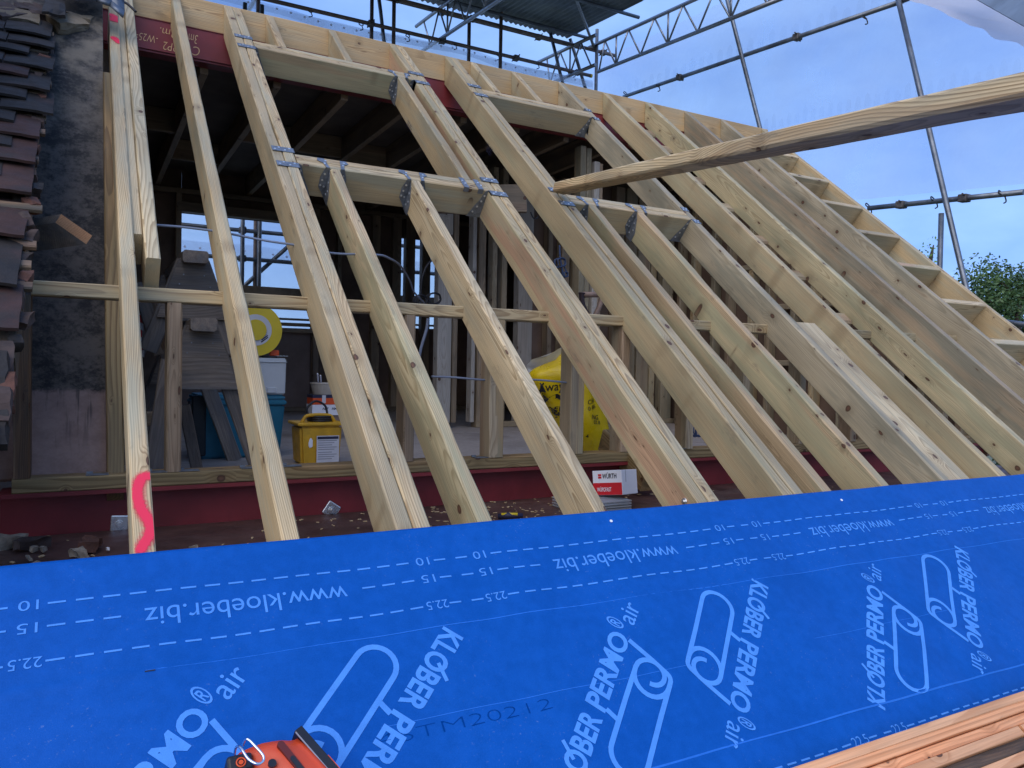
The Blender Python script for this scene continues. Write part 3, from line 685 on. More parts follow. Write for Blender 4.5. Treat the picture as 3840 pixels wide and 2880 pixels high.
def sprayed():
    """spray paint with a feathered edge: transparent towards its rim"""
    m, g, b = newmat('pink_spray')
    at_ = g.new('ShaderNodeAttribute', attribute_name='rim')
    tc = g.new('ShaderNodeTexCoord').outputs['Object']
    n = g.noise(tc, 160., 3.)
    b.inputs['Base Color'].default_value = (.82, .022, .07, 1); b.inputs['Roughness'].default_value = .6
    g.put(b.inputs['Alpha'], g.ss(g.math('ADD', at_.outputs['Fac'], g.math('MULTIPLY_ADD', n, .5, -.25)), .05, .75))
    M['pink_spray'] = m
sprayed()
def spray_patch(name, curve, hw, x0, x1, parent, soft=.35, haze=.42):
    """dense grid on the rafter's top face; rim attribute falls off with distance from the sprayed stroke"""
    ss_ = [c[1] for c in curve]; sa, sb = min(ss_)-hw*2.4, max(ss_)+hw*2.4
    nx, ns = 14, max(16, int((sb-sa)/.004)); vs = []; rim = []; fs = []
    pts = catmull([(c[0], c[1], 0) for c in curve], 10)
    for j in range(ns+1):
        for i in range(nx+1):
            x = x0+(x1-x0)*i/nx; s = sa+(sb-sa)*j/ns
            d = min((Vector((x, s, 0))-p).length for p in pts)
            vs.append(RP(x, s, .0019)); rim.append(max(max(0., min(1., (hw-d)/(hw*soft)+.5)), haze*max(0., min(1., (hw*2.3-d)/(hw*1.5)))))
    for j in range(ns):
        for i in range(nx):
            a = j*(nx+1)+i; fs.append((a, a+1, a+nx+2, a+nx+1))
    o = vs[0]; me = bpy.data.meshes.new('p'); me.from_pydata([v-o for v in vs], [], fs)
    at_ = me.attributes.new('rim', 'FLOAT', 'POINT')
    for i, v in enumerate(rim): at_.data[i].value = v
    return link(name, me, 'pink_spray', parent, Matrix.Translation(o))
spray_patch('paint_mark', [(-.588, .232), (-.603, .229), (-.613, .208), (-.617, .172), (-.611, .135), (-.600, .105), (-.594, .080), (-.598, .055), (-.608, .036), (-.616, .020)], .0105, -.6285, -.5875, raf1, .9, .52)
spray_patch('paint_mark', [(-.618, 3.30), (-.598, 3.27), (-.618, 3.24), (-.595, 3.23)], .016, -.6265, -.5895, raf1, .6)
spray_patch('paint_mark', [(-.612, 3.00), (-.600, 2.975), (-.592, 2.955)], .014, -.6265, -.5895, raf1, .6)
solid('coach_screw', [lambda b: tube(b, [(0, 0, 0), (-.006, 0, 0)], .011, 16), lambda b: tube(b, [(-.006, 0, 0), (-.012, 0, 0)], .006, 6)], 'zinc', 'round headed screw in the side of the pink striped rafter', 'screw', mw=Matrix.Translation(XP(2570, 1880, .974)))

# ------------------------------------------------------------------ blue membrane
RXS = (-.608, -.29, .018, .225, .6, 1.02, 1.407, 1.579, 1.895, 2.275, 2.667, 3.063, 3.458, 3.843, 4.308)
def mz(x, s):
    sag = 0.
    for a, c in zip(RXS, RXS[1:]):
        if a < x < c: sag = -.016*(c-a)*math.sin(math.pi*(x-a)/(c-a))**2*min(1., max(.25, -s*6))
    return sag+ .006*mnoise.noise(Vector((x*1.7, s*4.1, 3.))) + .0025*mnoise.noise(Vector((x*5., s*2.5, 8.))) + .0016*math.exp(-((s+.285+.006*math.sin(x*2))/.004)**2) + .002*math.exp(-((s+.70)/.005)**2)+.0095
def MP(x, s, h=0.): return RP(x, s, mz(x, s)+h)
bm = bmesh.new(); NX, NS = 320, 110; X0, X1, S0, S1 = -1.9, 4.6, -1.0, 0.004
gr = [[bm.verts.new(MP(X0+(X1-X0)*i/NX, S0+(S1-S0)*j/NS)) for i in range(NX+1)] for j in range(NS+1)]
lo_ = [[bm.verts.new(RP(X0+(X1-X0)*i/NX, s_, mz(X0+(X1-X0)*i/NX, s_)-.0012)) for i in range(NX+1)] for s_ in (S0, S1)]
for j in range(NS):
    for i in range(NX): bm.faces.new((gr[j][i], gr[j][i+1], gr[j+1][i+1], gr[j+1][i])).smooth = True
for i in range(NX):
    bm.faces.new((gr[NS][i], gr[NS][i+1], lo_[1][i+1], lo_[1][i])); bm.faces.new((gr[0][i+1], gr[0][i], lo_[0][i], lo_[0][i+1]))
bmesh.ops.recalc_face_normals(bm, faces=bm.faces)
memb = link('roofing_membrane', from_bm(bm), 'membrane', label='bright blue printed roofing membrane across the foreground', cat='membrane')
# lower strip of membrane below it, under the battens
bm = bmesh.new()
g2 = [[bm.verts.new(RP(X0+(X1-X0)*i/40, -2.2+1.35*j/10, -.004)) for i in range(41)] for j in range(11)]
for j in range(10):
    for i in range(40): bm.faces.new((g2[j][i], g2[j][i+1], g2[j+1][i+1], g2[j+1][i]))
link('roofing_membrane', from_bm(bm), 'membrane', label='lower strip of blue membrane tucked under the printed one', cat='membrane')
PH = .0009
def strip(bm, pts, wdt):
    """flat stroke on the membrane through roof points"""
    n = len(pts); L = []; Rr = []
    for i, p in enumerate(pts):
        a = Vector(pts[max(i-1, 0)]); b = Vector(pts[min(i+1, n-1)]); t = (b-a).normalized(); q = Vector((-t.y, t.x))*wdt/2
        L.append(bm.verts.new(MP(p[0]+q.x, p[1]+q.y, PH))); Rr.append(bm.verts.new(MP(p[0]-q.x, p[1]-q.y, PH)))
    for i in range(n-1): bm.faces.new((L[i], Rr[i], Rr[i+1], L[i+1]))
PER = .9755
def dash(xa, xb, s):
    bm = bmesh.new(); strip(bm, [(xa+(xb-xa)*k/3, s) for k in range(4)], .0042)
    bmesh.ops.recalc_face_normals(bm, faces=bm.faces)
    link('printed_dash', from_bm(bm), 'membrane_print', memb)
def mtext(name, body, x, s, ux, us, vx, vs_, width, cap, **kw):
    return text_obj(name, body, lambda u, v: MP(x+ux*u+vx*v, s+us*u+vs_*v, PH), width, cap, kw.pop('mat', 'membrane_print'), memb, **kw)
for kk in range(-2, 4):
    ox = kk*PER
    for row, (s, body, wd) in enumerate(((-.0975, '10', .034), (-.1485, '15', .034), (-.223, '22.5', .054))):
        for cx in (.003, .158):
            if -1.6 < ox+cx < 3.9: mtext('printed_number', body, ox+cx+wd/2, s+.011, -1, 0, 0, -1, wd, .022)
        ds = [(.033, .064), (.092, .124)]
        for j in range(16):
            a = .190+.0481*j
            if row == 1 and 3 <= j < 13: continue
            ds.append((a, a+.031))
        for a, b in ds:
            if -1.5 < ox+a < 3.4: dash(ox+a, ox+b, s)
    if -1.6 < ox+.6 < 3.6: mtext('printed_web_address', 'www.kloeber.biz', ox+.778, -.1365, -1, 0, 0, -1, .418, .043)
    # far side line, read from below
    for cx in (-.006, .150):
        if 0 < ox+cx < 3.6: mtext('printed_number', '22.5', ox+cx-.027, -.779, 1, 0, 0, 1, .054, .022)
    for j in range(16):
        a = .190-.008+.0481*j
        if .2 < ox+a < 3.0: dash(ox+a, ox+a+.031, -.769)
    for a in (.025, .084):
        if .2 < ox+a < 3.0: dash(ox+a, ox+a+.031, -.769)
def crease(x0, x1, sfun, wdt):
    bm = bmesh.new(); n = int((x1-x0)/.03); strip(bm, [(x0+(x1-x0)*k/n, sfun(x0+(x1-x0)*k/n)) for k in range(n+1)], wdt); bmesh.ops.recalc_face_normals(bm, faces=bm.faces)
    for v in bm.verts: v.co -= NV*.0005
    link('fold_line', from_bm(bm), 'membrane_crease', memb)
crease(-.62, 3.4, lambda x: -.279-.007*x, .0024); crease(-.2, .62, lambda x: -.481-.015*x, .0016); crease(1.05, 1.7, lambda x: -.487-.006*x, .0014); crease(.2, 3.0, lambda x: -.688-.012*x, .0046)
Q2 = math.sqrt(.5)
def logo(ox, os_, sg):
    """rolled sheet mark and slanted brand line; sg=-1 turns it upside down"""
    def P(a, b): return (ox+sg*(a+b)*Q2, os_+sg*(a-b)*Q2)
    bm = bmesh.new(); W_ = .0125
    c, rad = .108, .0455
    # right side, end arc, left side
    path = [(.4, c+rad), (.30, c+rad), (.2, c+rad)]+[(.172-rad*math.sin(t), c+rad*math.cos(t)) for t in [math.pi*k/14 for k in range(15)]]+[(.2, c-rad), (.30, c-rad), (.395, c-rad)]
    # inner spiral from the top of the left side
    sp_ = []
    for k in range(1, 20):
        t = k/19; ang = math.pi+t*math.pi*1.45; rr = rad*(1-.40*t)
        sp_.append((.398-rr*math.sin(ang)*.92, c-.006*t+rr*math.cos(ang)))
    strip(bm, [P(a, b) for a, b in path+sp_], W_)
    strip(bm, [P(a, b) for a, b in [(.400, c+rad)]+[(.405+.020*math.sin(t), c+rad-.020*(1-math.cos(t))) for t in (.3, .6, .9, 1.2)]+[(.437, .098), (.446, .062), (.455, .026)]], W_)
    low = [(.388-.046*math.sin(t), c-rad*math.cos(t)) for t in [math.pi*k/12 for k in range(13)]]
    strip(bm, [P(a, b) for a, b in low], W_)
    strip(bm, [P(a, b) for a, b in ((.2355, c-rad), (.240, .046), (.2445, .028))], W_)
    for v in bm.verts: pass
    bmesh.ops.recalc_face_normals(bm, faces=bm.faces)
    link('printed_roll_mark', from_bm(bm), 'membrane_print', memb)
    def line(body, a0, width, cap, b0=.026, bold=.02, shear=0.):
        o = P(a0, b0)
        mtext('printed_brand_line', body, o[0], o[1], sg*Q2, sg*Q2, -sg*Q2, sg*Q2, width, cap, bold=bold, shear=shear)
    line('KLOBER', 0, .214, .051, bold=.030); line('PERMO', .232, .228, .051, bold=.030); line('air', .502, .066, .048, bold=.004); line('®', .470, .026, .044, b0=.002, bold=.012)
    bm = bmesh.new(); strip(bm, [P(.089, -.004), P(.116, -.040)], .0085); bmesh.ops.recalc_face_normals(bm, faces=bm.faces)
    link('printed_slash', from_bm(bm), 'membrane_print', memb)
for kk in range(-2, 4):
    if -1.5 < .123+kk*PER < 3.2: logo(.123+kk*PER, -.700, 1)
    if -.6 < .994+kk*PER < 3.6: logo(.994+kk*PER, -.301, -1)
mtext('printed_batch_code', '46TM20212', -.215, -.515, 1, -.01, .01, 1, .40, .024, bold=-.030, mat='dark_ink')
for x, s in ((.605, -.034), (1.59, -.04)):
    o = solid('nail_head', [lambda b: tube(b, [(0, 0, 0), (0, 0, .002)], .0045, 10)], 'card_white', parent=memb, mw=frame(MP(x, s, .0005), XV, NV))
solid('ink_mark', [lambda b: bbox(b, (-.009, -.0012, 0), (.009, .0012, .0006))], 'tool_black', parent=memb, mw=frame(MP(-.612, -.278, .0006), XV, NV))

# ------------------------------------------------------------------ loose battens at the bottom right
bs = -.795
for i, (s0, s1, n1, x0, x1, mt) in enumerate(((-.8125, -.7900, .062, -.35, 3.4, 'wood_batten'), (-.8380, -.8135, .060, -.2, 3.3, 'wood_batten'), (-.8640, -.8395, .048, -.4, 3.4, 'wood_batten'), (-.8900, -.8655, .066, -.1, 1.46, 'wood_batten'), (-.8900, -.8655, .064, 1.475, 3.2, 'wood_batten'), (-.922, -.892, .045, -.3, 3.3, 'wood_mould'), (-.950, -.9235, .060, -.3, 3.1, 'wood_batten'), (-.978, -.952, .055, -.3, 3.1, 'wood_batten'))):
    timber('roof_batten', RP(x0, (s0+s1)/2, n1), RP(x1, (s0+s1)/2, n1), s1-s0, n1-.006, NV, mt, at='t', bev=.0018, wob=.0010, label=('outermost reddish batten of the pile, along the blue membrane', 'second reddish batten of the pile at lower right', 'sunken third batten of the pile with green stain', 'butt jointed batten of the pile, left of the joint', 'butt jointed batten of the pile, right of the joint', 'dark mouldy batten of the pile', 'pale batten of the pile behind the mouldy one', 'last batten of the pile in the lower right corner')[i], cat='batten', group='pile of roof battens')

# ------------------------------------------------------------------ orange tool in the foreground
def tool():
    n0 = .075
    A0 = RF(1118, 2761, n0); A1 = RF(1223, 2882, n0)
    dv = Vector((A1[0]-A0[0], A1[1]-A0[1])).normalized()
    base = RP(A0[0], A0[1], .003)
    e = empty('orange_tool', base, 'orange and black power tool with a wire hook lying on the membrane', 'power tool')
    out = [(872, 2862, .020), (880, 2840, .042), (900, 2816, .060), (940, 2797, .070), (985, 2780, .076), (1025, 2772, .079), (1060, 2768, .078), (1085, 2770, .075), (1105, 2768, .074), (1117, 2762, .075)]
    bm = bmesh.new(); G = []
    for px, py, n in out:
        x, s_ = RF(px, py, n); col = []
        for k in range(13):
            t = k/12; q = Vector((x, s_))+dv*(t*.19); rise = 1-max(0, 1-t*6)**2*.10+.08*math.sin(min(1, t*1.6)*math.pi*.5)
            col.append(bm.verts.new(RP(q.x, q.y, n*rise)))
        G.append(col)
    for i_ in range(len(G)-1):
        for k in range(12): bm.faces.new((G[i_][k], G[i_][k+1], G[i_+1][k+1], G[i_+1][k])).smooth = True
    lowv = {}
    def dn(v):
        if v not in lowv: lowv[v] = bm.verts.new(v.co-NV*(v.co.dot(NV)-.006))
        return lowv[v]
    rim = [c[0] for c in G]+G[-1][1:]+[c[-1] for c in G[::-1]][1:]+G[0][::-1][1:-1]
    for i_ in range(len(rim)):
        a, b2 = rim[i_], rim[(i_+1) % len(rim)]
        bm.faces.new((a, b2, dn(b2), dn(a)))
    bmesh.ops.recalc_face_normals(bm, faces=bm.faces)
    for v in bm.verts: v.co -= base
    body = link('body', from_bm(bm), 'orange_tool', e, Matrix.Translation(base))
    mw = frame(base, RP(dv.x, dv.y, 0), NV)            # x along the bar, y to the upper right, z off the roof
    solid('bar', [lambda b: rbox(b, (-.012, .0005, .0), (.20, .0175, .074), .002, 2)], 'tool_black', parent=e, mw=mw)
    solid('bar_trim', [lambda b: bbox(b, (-.008, -.0008, .0738), (.20, .0012, .0756))], 'grey_ink', parent=e, mw=mw)
    solid('bar_insert', [lambda b: bbox(b, (.062, .0165, .045), (.100, .0195, .0715))], 'orange_plastic', parent=e, mw=mw)
    def capsule(b, p, q, n, r_, h):
        P, Q = Vector(RF(*p, n)), Vector(RF(*q, n)); d = (Q-P).normalized(); nn = Vector((-d.y, d.x)); a0 = math.atan2(nn.y, nn.x)
        poly = [P+Vector((math.cos(a0+t), math.sin(a0+t)))*r_ for t in [k*math.pi/8 for k in range(9)]]+[Q+Vector((math.cos(a0+math.pi+t), math.sin(a0+math.pi+t)))*r_ for t in [k*math.pi/8 for k in range(9)]]
        T = [b.verts.new(RP(v.x, v.y, n)) for v in poly]; Bt = [b.verts.new(RP(v.x, v.y, n-h)) for v in poly]
        b.faces.new(T)
        for i_ in range(len(T)): b.faces.new((T[i_], T[(i_+1) % len(T)], Bt[(i_+1) % len(T)], Bt[i_]))
    solid('slot', [lambda b: capsule(b, (1054, 2790), (1150, 2910), .0872, .0062, .012)], 'slot_shade_red', parent=e)
    solid('slot_rail', [lambda b: capsule(b, (1098, 2842), (1150, 2910), .0886, .0042, .006)], 'tool_black', parent=e)
    solid('screw', [lambda b: capsule(b, (1021, 2860), (1022.5, 2861), .0862, .0070, .006)], 'tool_black', parent=e)
    solid('corner_guard', [lambda b: rbox(b, (-.022, -.015, -.03), (.022, .015, .012), .006, 3)], 'tool_black', parent=e, mw=frame(RP(*RF(898, 2868, .062), .062), XV, NV))
    def ring(b):
        c = RP(*RF(904, 2858, .0755), .0755)
        tube(b, [c+XV*math.cos(t)*.0075+SV*math.sin(t)*.0075 for t in [k*2*math.pi/20 for k in range(21)]], .0014, 6, cap=False)
        tube(b, [c-NV*.002, c+NV*.0008], .0042, 8)
    solid('guard_screw', [ring], 'orange_plastic', parent=e)
    hk = [(880, 2830, .040), (884, 2806, .074), (893, 2798, .086), (905, 2808, .094), (928, 2842, .100), (948, 2858, .102), (968, 2865, .102), (984, 2858, .102), (989, 2842, .102), (982, 2826, .102), (955, 2796, .102), (935, 2776, .100), (922, 2773, .094), (912, 2795, .060)]
    pts = catmull([RP(*RF(px, py, n), n) for px, py, n in hk], 8)
    bm = bmesh.new(); tube(bm, [p-base for p in pts], .0024, 10)
    bmesh.ops.recalc_face_normals(bm, faces=bm.faces)
    link('hook', from_bm(bm), 'chrome', e, Matrix.Translation(base))
tool()

# ------------------------------------------------------------------ old tiled roof at the left
old = empty('tiled_roof', RP(-1.3, 1.5, 0), 'old dark clay tiled roof with broken verge at the left edge', 'tiled roof')
def tile_mesh(seed):
    random.seed(seed); bm = bmesh.new(); n = 6; Wt, Lt, Tt = .165, .265, .0095
    top = []; bot = []
    for j in range(5):
        row = []; rowb = []
        for i in range(n+1):
            x = -Wt+Wt*i/n; y = Lt*j/4
            z = .004*math.sin(math.pi*i/n)+random.uniform(-.0008, .0008)
            ex = random.uniform(-.002, .002) if i in (0, n) else 0; ey = random.uniform(-.003, .002) if j == 0 else 0
            row.append(bm.verts.new((x+ex, y+ey, z+Tt))); rowb.append(bm.verts.new((x+ex, y+ey, z)))
        top.append(row); bot.append(rowb)
    for j in range(4):
        for i in range(n):
            bm.faces.new((top[j][i], top[j][i+1], top[j+1][i+1], top[j+1][i])); bm.faces.new((bot[j][i+1], bot[j][i], bot[j+1][i], bot[j+1][i+1]))
    for i in range(n): bm.faces.new((top[0][i+1], top[0][i], bot[0][i], bot[0][i+1])); bm.faces.new((top[4][i], top[4][i+1], bot[4][i+1], bot[4][i]))
    for j in range(4): bm.faces.new((top[j][0], top[j+1][0], bot[j+1][0], bot[j][0])); bm.faces.new((top[j+1][n], top[j][n], bot[j][n], bot[j+1][n]))
    bmesh.ops.recalc_face_normals(bm, faces=bm.faces)
    return from_bm(bm)
TM = [tile_mesh(k) for k in range(4)]
for k, me in enumerate(TM): me.materials.append(M['tile' if k != 2 else 'tile_red'])
random.seed(11)
rows_ = [(2.70, -.858, 0), (2.585, -.842, 0), (2.49, -.928, 1), (2.37, -.842, 0), (2.275, -.922, 2), (2.165, -.846, 0), (2.07, -.918, 1), (1.968, -.830, 0), (1.872, -.946, 0), (1.775, -.866, 2), (1.682, -.942, 1), (1.58, -.871, 2), (1.48, -.96, 0), (1.385, -.873, 2), (1.27, -.985, 1), (1.14, -.882, 2), (.895, -.886, 3), (.70, -.873, 2)]
for (s, xr, k) in rows_:
    for c in range(4):
        o = bpy.data.objects.new('roof_tile', TM[(k+c) % 4 if c else k]); COL.objects.link(o)
        tilt = R(8+random.uniform(-1.5, 1.5))
        mw = frame(RP(xr-c*.168, s+random.uniform(-.004, .004), .052+random.uniform(-.003, .003)), XV, NV) @ Matrix.Rotation(random.uniform(-.02, .02), 4, 'Z') @ Matrix.Rotation(-tilt, 4, 'X')
        o.parent = old; o.matrix_basis = parent_inv(old) @ mw
for i in range(20):
    s = .68+i*.105
    timber('tile_batten', RP(-1.5, s+.15, .028), RP(-.872+random.uniform(-.02, .03), s+.15, .024), .032, .018, NV, 'wood_mould', parent=old)
timber('verge_rafter', RP(-.905, .66, .0), RP(-.905, 3.1, .0), .05, .11, NV, 'wood_mould', parent=old, at='t')
solid('sarking', [lambda b: bbox(b, (-2.2, .1, -.03), (-.93, 3.2, -.01))], 'brick_old', parent=old, mw=RM)
def lump(bm, c, r, seed, sq=(1, 1, 1), sub=2):
    b2 = bmesh.new(); bmesh.ops.create_icosphere(b2, subdivisions=sub, radius=1)
    for v in b2.verts:
        k = 1+.35*mnoise.noise(v.co*1.3+Vector((seed*5.1, 0, 0)))+.15*mnoise.noise(v.co*3.7+Vector((seed, 3, 0)))
        v.co = Vector((v.co.x*k*sq[0]*r, v.co.y*k*sq[1]*r, v.co.z*k*sq[2]*r))+Vector(c)
    merge(bm, b2)
def brickish(bm, seed, w_, d_, h_):
    b2 = bmesh.new(); bbox(b2, (-w_/2, -d_/2, -h_/2), (w_/2, d_/2, h_/2)); bmesh.ops.recalc_face_normals(b2, faces=b2.faces)
    bmesh.ops.subdivide_edges(b2, edges=list(b2.edges), cuts=3, use_grid_fill=True)
    for v in b2.verts: v.co += Vector((mnoise.noise(v.co*30+Vector((seed*7, 0, 0))), mnoise.noise(v.co*30+Vector((0, seed*7, 0))), mnoise.noise(v.co*30+Vector((0, 0, seed*7)))))*.012
    merge(bm, b2)
for i in range(22):
    s = 2.75-i*.098
    solid('verge_mortar', [lambda b, i=i: brickish(b, 80+i, random.uniform(.02, .05), random.uniform(.03, .06), .03)], ('brick_old', 'tile', 'brick_side', 'brick_old')[i % 4], parent=old, mw=frame(RP(-.880+random.uniform(-.012, .012), s, .018), XV, NV) @ Matrix.Rotation(random.uniform(-.4, .4), 4, 'Z'))
for i in range(9):
    s = .62-i*.062
    solid('broken_tile', [lambda b, i=i: brickish(b, i, .34, .11, .022)], ('brick_old', 'tile', 'brick_side')[i % 3], parent=old, mw=frame(RP(-1.035+random.uniform(-.02, .02)-.004*i, s, .03+.012*(i % 2)), XV, NV) @ Matrix.Rotation(R(8), 4, 'X'))
for i in range(6):
    p = [(70, 55), (170, 40), (250, 70), (20, 40), (310, 45), (120, 20)][i]
    x, s = RF(p[0], p[1], .05)
    solid('old_mortar', [lambda b, i=i: brickish(b, 20+i, .15, .12, .05)], 'mortar' if i % 2 == 0 else 'brick_old', parent=old, mw=frame(RP(x, s, .03), XV, NV) @ Matrix.Rotation(.3*i, 4, 'Z'))
x, s = RF(205, 40, .08)
solid('slate_piece', [lambda b: brickish(b, 31, .08, .22, .012)], 'tile', parent=old, mw=frame(RP(x, s, .10), XV, NV))
x, s = RF(330, 75, .0)
solid('old_brick', [lambda b: brickish(b, 41, .16, .10, .06)], 'brick_side', parent=old, mw=frame(RP(x-.03, s, -.03), XV, NV))
# lead flashing folded over the top of the painted rafter
def lead(b):
    pts = [(215, -40, .14), (300, -25, .14), (365, -12, .15), (420, 5, .15), (468, 42, .13)]
    A = [RP(*RF(px, py, n), n) for px, py, n in pts]; B = [RP(*RF(px-6, py+22+6*math.sin(i*2), n-.02), n-.02) for i, (px, py, n) in enumerate(pts)]
    Cc = [p+SV*.16+NV*.02 for p in A]
    for a, c in ((A, B), (Cc, A)):
        for i in range(4):
            f = b.faces.new([b.verts.new(v) for v in (a[i], a[i+1], c[i+1], c[i])]); f.smooth = True
solid('lead_flashing', [lead], 'lead', 'folded grey lead flashing at the top of the painted rafter', 'flashing')
fl = [o for o in bpy.data.objects if o.name == 'lead_flashing'][0]; fl.modifiers.new('thick', 'SOLIDIFY').thickness = .004
bm = bmesh.new(); tube(bm, catmull([RP(*RF(440, 18, .06), .06), RP(*RF(470, 10, .07), .07), RP(*RF(510, 45, .05), .05)], 6), .006, 8)
link('wire_hook', from_bm(bm), 'cable_black', label='short black wire sticking out beside the lead flashing', cat='wire')
# sawn-off old timber at the left
A = DP(230, 803, 2.70); B = DP(209, 833, 2.70); Cx = DP(287, 950, 2.70)
X_ = (B-A).normalized(); Y_ = (Cx-B); Y_ = (Y_-X_*Y_.dot(X_)).normalized(); ax = Vector((-.70, .62, -.10)).normalized()
def stub(b):
    w_, h_ = .036, .131
    c = [A, A+X_*w_, A+X_*w_+Y_*h_, A+Y_*h_]; f = [p+ax*.5 for p in c]
    V = [b.verts.new(p) for p in c+f]
    fc = b.faces.new(V[:4]); fc.material_index = 1
    for i in range(4): b.faces.new((V[i], V[4+i], V[4+(i+1) % 4], V[(i+1) % 4]))
    b.faces.new(V[4:][::-1])
solid('sawn_timber_stub', [stub], ['wood_old', 'wood_cut'], 'old dark timber with a fresh orange sawn end beside the tiles', 'timber')
# rubble on the ledge
for i, (px, py, sz, mt, nm, lab) in enumerate(((45, 2045, .05, 'rubble', 'rubble_lump', 'large mortar lump on the ledge at the far left'), (120, 2050, .042, 'brick_old', 'brick_fragment', 'dark brick piece beside the large mortar lump'), (128, 2062, .016, 'rubble', 'rubble_lump', 'small pale chip in front of the dark brick piece'), (163, 2064, .017, 'rubble', 'rubble_lump', 'small squarish pale chip right of the brick piece'), (296, 2083, .036, 'rubble', 'rubble_lump', 'long pale mortar lump left of the painted rafter'), (340, 2055, .045, 'brick_side', 'brick_fragment', 'brown slanted brick sliver behind the long mortar lump'), (403, 2063, .010, 'card_white', 'rubble_lump', 'white flake left of the painted rafter'), (727, 2060, .020, 'rubble', 'rubble_lump', 'pale chip at the membrane edge right of the painted rafter'), (128, 2120, .014, 'rubble', 'rubble_lump', 'pale chip at the membrane edge at the far left'), (110, 2095, .012, 'rubble', 'rubble_lump', 'tiny mortar crumb between the lumps at the far left'))):
    p = ZP(px, py, -.125)
    if nm == 'brick_fragment': solid(nm, [lambda b, i=i, sz=sz: brickish(b, 50+i, sz*2, sz, sz*.7)], mt, lab, 'rubble', 'rubble on the ledge', mw=Matrix.Translation(p+Vector((0, 0, sz*.25))) @ Matrix.Rotation(-.5+i, 4, 'Z'))
    else: solid(nm, [lambda b, i=i, sz=sz: brickish(b, 70+i, sz*1.3, sz*.9, sz*.7)], mt, lab, 'rubble', 'rubble on the ledge', mw=Matrix.Translation(p+Vector((0, 0, sz*.22))) @ Matrix.Rotation(i*1.3, 4, 'Z') @ Matrix.Rotation(.3*math.sin(i*2.1), 4, 'X'))
bm = bmesh.new()
for i in range(300):
    x = random.uniform(-1., 2.6); y = random.uniform(.2, .99)
    if random.random() < .45: x = random.gauss(.62, .22); y = random.uniform(.45, .98)
    sz = random.uniform(.003, .009); a = random.uniform(0, 6.3); q = Matrix.Translation((x, y, -.1325)) @ Matrix.Rotation(a, 4, 'Z') @ Matrix.Rotation(random.uniform(-.3, .3), 4, 'X')
    bbox(bm, (-sz, -sz*.4, 0), (sz, sz*.4, sz*.35), 0, q)
bmesh.ops.recalc_face_normals(bm, faces=bm.faces)
link('wood_chips', from_bm(bm), 'chip_wood', label='scattered wood chips and crumbs on the brown ledge', cat='wood chips', kind='stuff')

# ------------------------------------------------------------------ rear wall of the room, with two window openings
bw = empty('back_wall', (1.5, BY, FZ), 'dark boarded rear wall of the loft with two window openings', 'wall')
W1 = (YP(679, 900, BY).x, YP(1164, 1200, BY).x, YP(1164, 1234, BY).z, YP(679, 799, BY).z)
W2 = (YP(1497, 950, BY).x, YP(1665, 950, BY).x, YP(1640, 1236, BY).z, YP(1505, 893, BY).z)
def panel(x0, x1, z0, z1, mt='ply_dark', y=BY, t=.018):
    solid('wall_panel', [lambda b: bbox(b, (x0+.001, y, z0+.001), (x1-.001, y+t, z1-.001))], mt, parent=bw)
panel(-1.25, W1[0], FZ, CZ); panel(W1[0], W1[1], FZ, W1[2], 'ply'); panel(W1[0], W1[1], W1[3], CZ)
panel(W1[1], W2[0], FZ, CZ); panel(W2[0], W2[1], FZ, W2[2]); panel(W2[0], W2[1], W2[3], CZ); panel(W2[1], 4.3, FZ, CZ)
for i, (x, z0, z1, wd, lab) in enumerate(((W1[0]-.03, FZ, CZ-.2, .05, 'dark stud left of the left window'), (W1[0]-.42, FZ, CZ-.2, .045, 'dark stud far left on the rear wall'), (W1[1]+.035, FZ, CZ-.2, .06, 'dark stud right of the left window'), (W1[1]+.28, FZ, CZ-.2, .045, 'dark stud between the windows, nearer the left window'), (W2[0]-.30, FZ, CZ-.2, .09, 'dark stud between the windows, middle one'), (W2[0]-.06, FZ, CZ-.2, .10, 'dark stud at the left of the right window'), (YP(1541, 950, BY-.1).x, FZ, CZ-.2, .11, 'dark stud crossing the right window at its left third'), (YP(1600, 950, BY-.1).x, FZ, CZ-.2, .10, 'dark stud crossing the right window at its right third'), (W2[1]+.05, FZ, CZ-.2, .06, 'dark stud right of the right window'))):
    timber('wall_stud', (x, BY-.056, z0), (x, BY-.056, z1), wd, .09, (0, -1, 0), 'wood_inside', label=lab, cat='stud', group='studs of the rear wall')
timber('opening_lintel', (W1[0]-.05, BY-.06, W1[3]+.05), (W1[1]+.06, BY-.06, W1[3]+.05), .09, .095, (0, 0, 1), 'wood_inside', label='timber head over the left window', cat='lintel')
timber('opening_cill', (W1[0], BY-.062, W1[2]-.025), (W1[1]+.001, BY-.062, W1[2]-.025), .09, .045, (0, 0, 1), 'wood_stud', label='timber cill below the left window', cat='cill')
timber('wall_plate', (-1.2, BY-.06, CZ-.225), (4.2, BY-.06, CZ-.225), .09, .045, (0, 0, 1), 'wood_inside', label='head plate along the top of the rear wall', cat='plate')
timber('skirting_plate', (-1.2, BY-.06, FZ+.024), (4.2, BY-.06, FZ+.024), .09, .045, (0, 0, 1), 'wood_inside', label='sole plate along the foot of the rear wall', cat='plate')
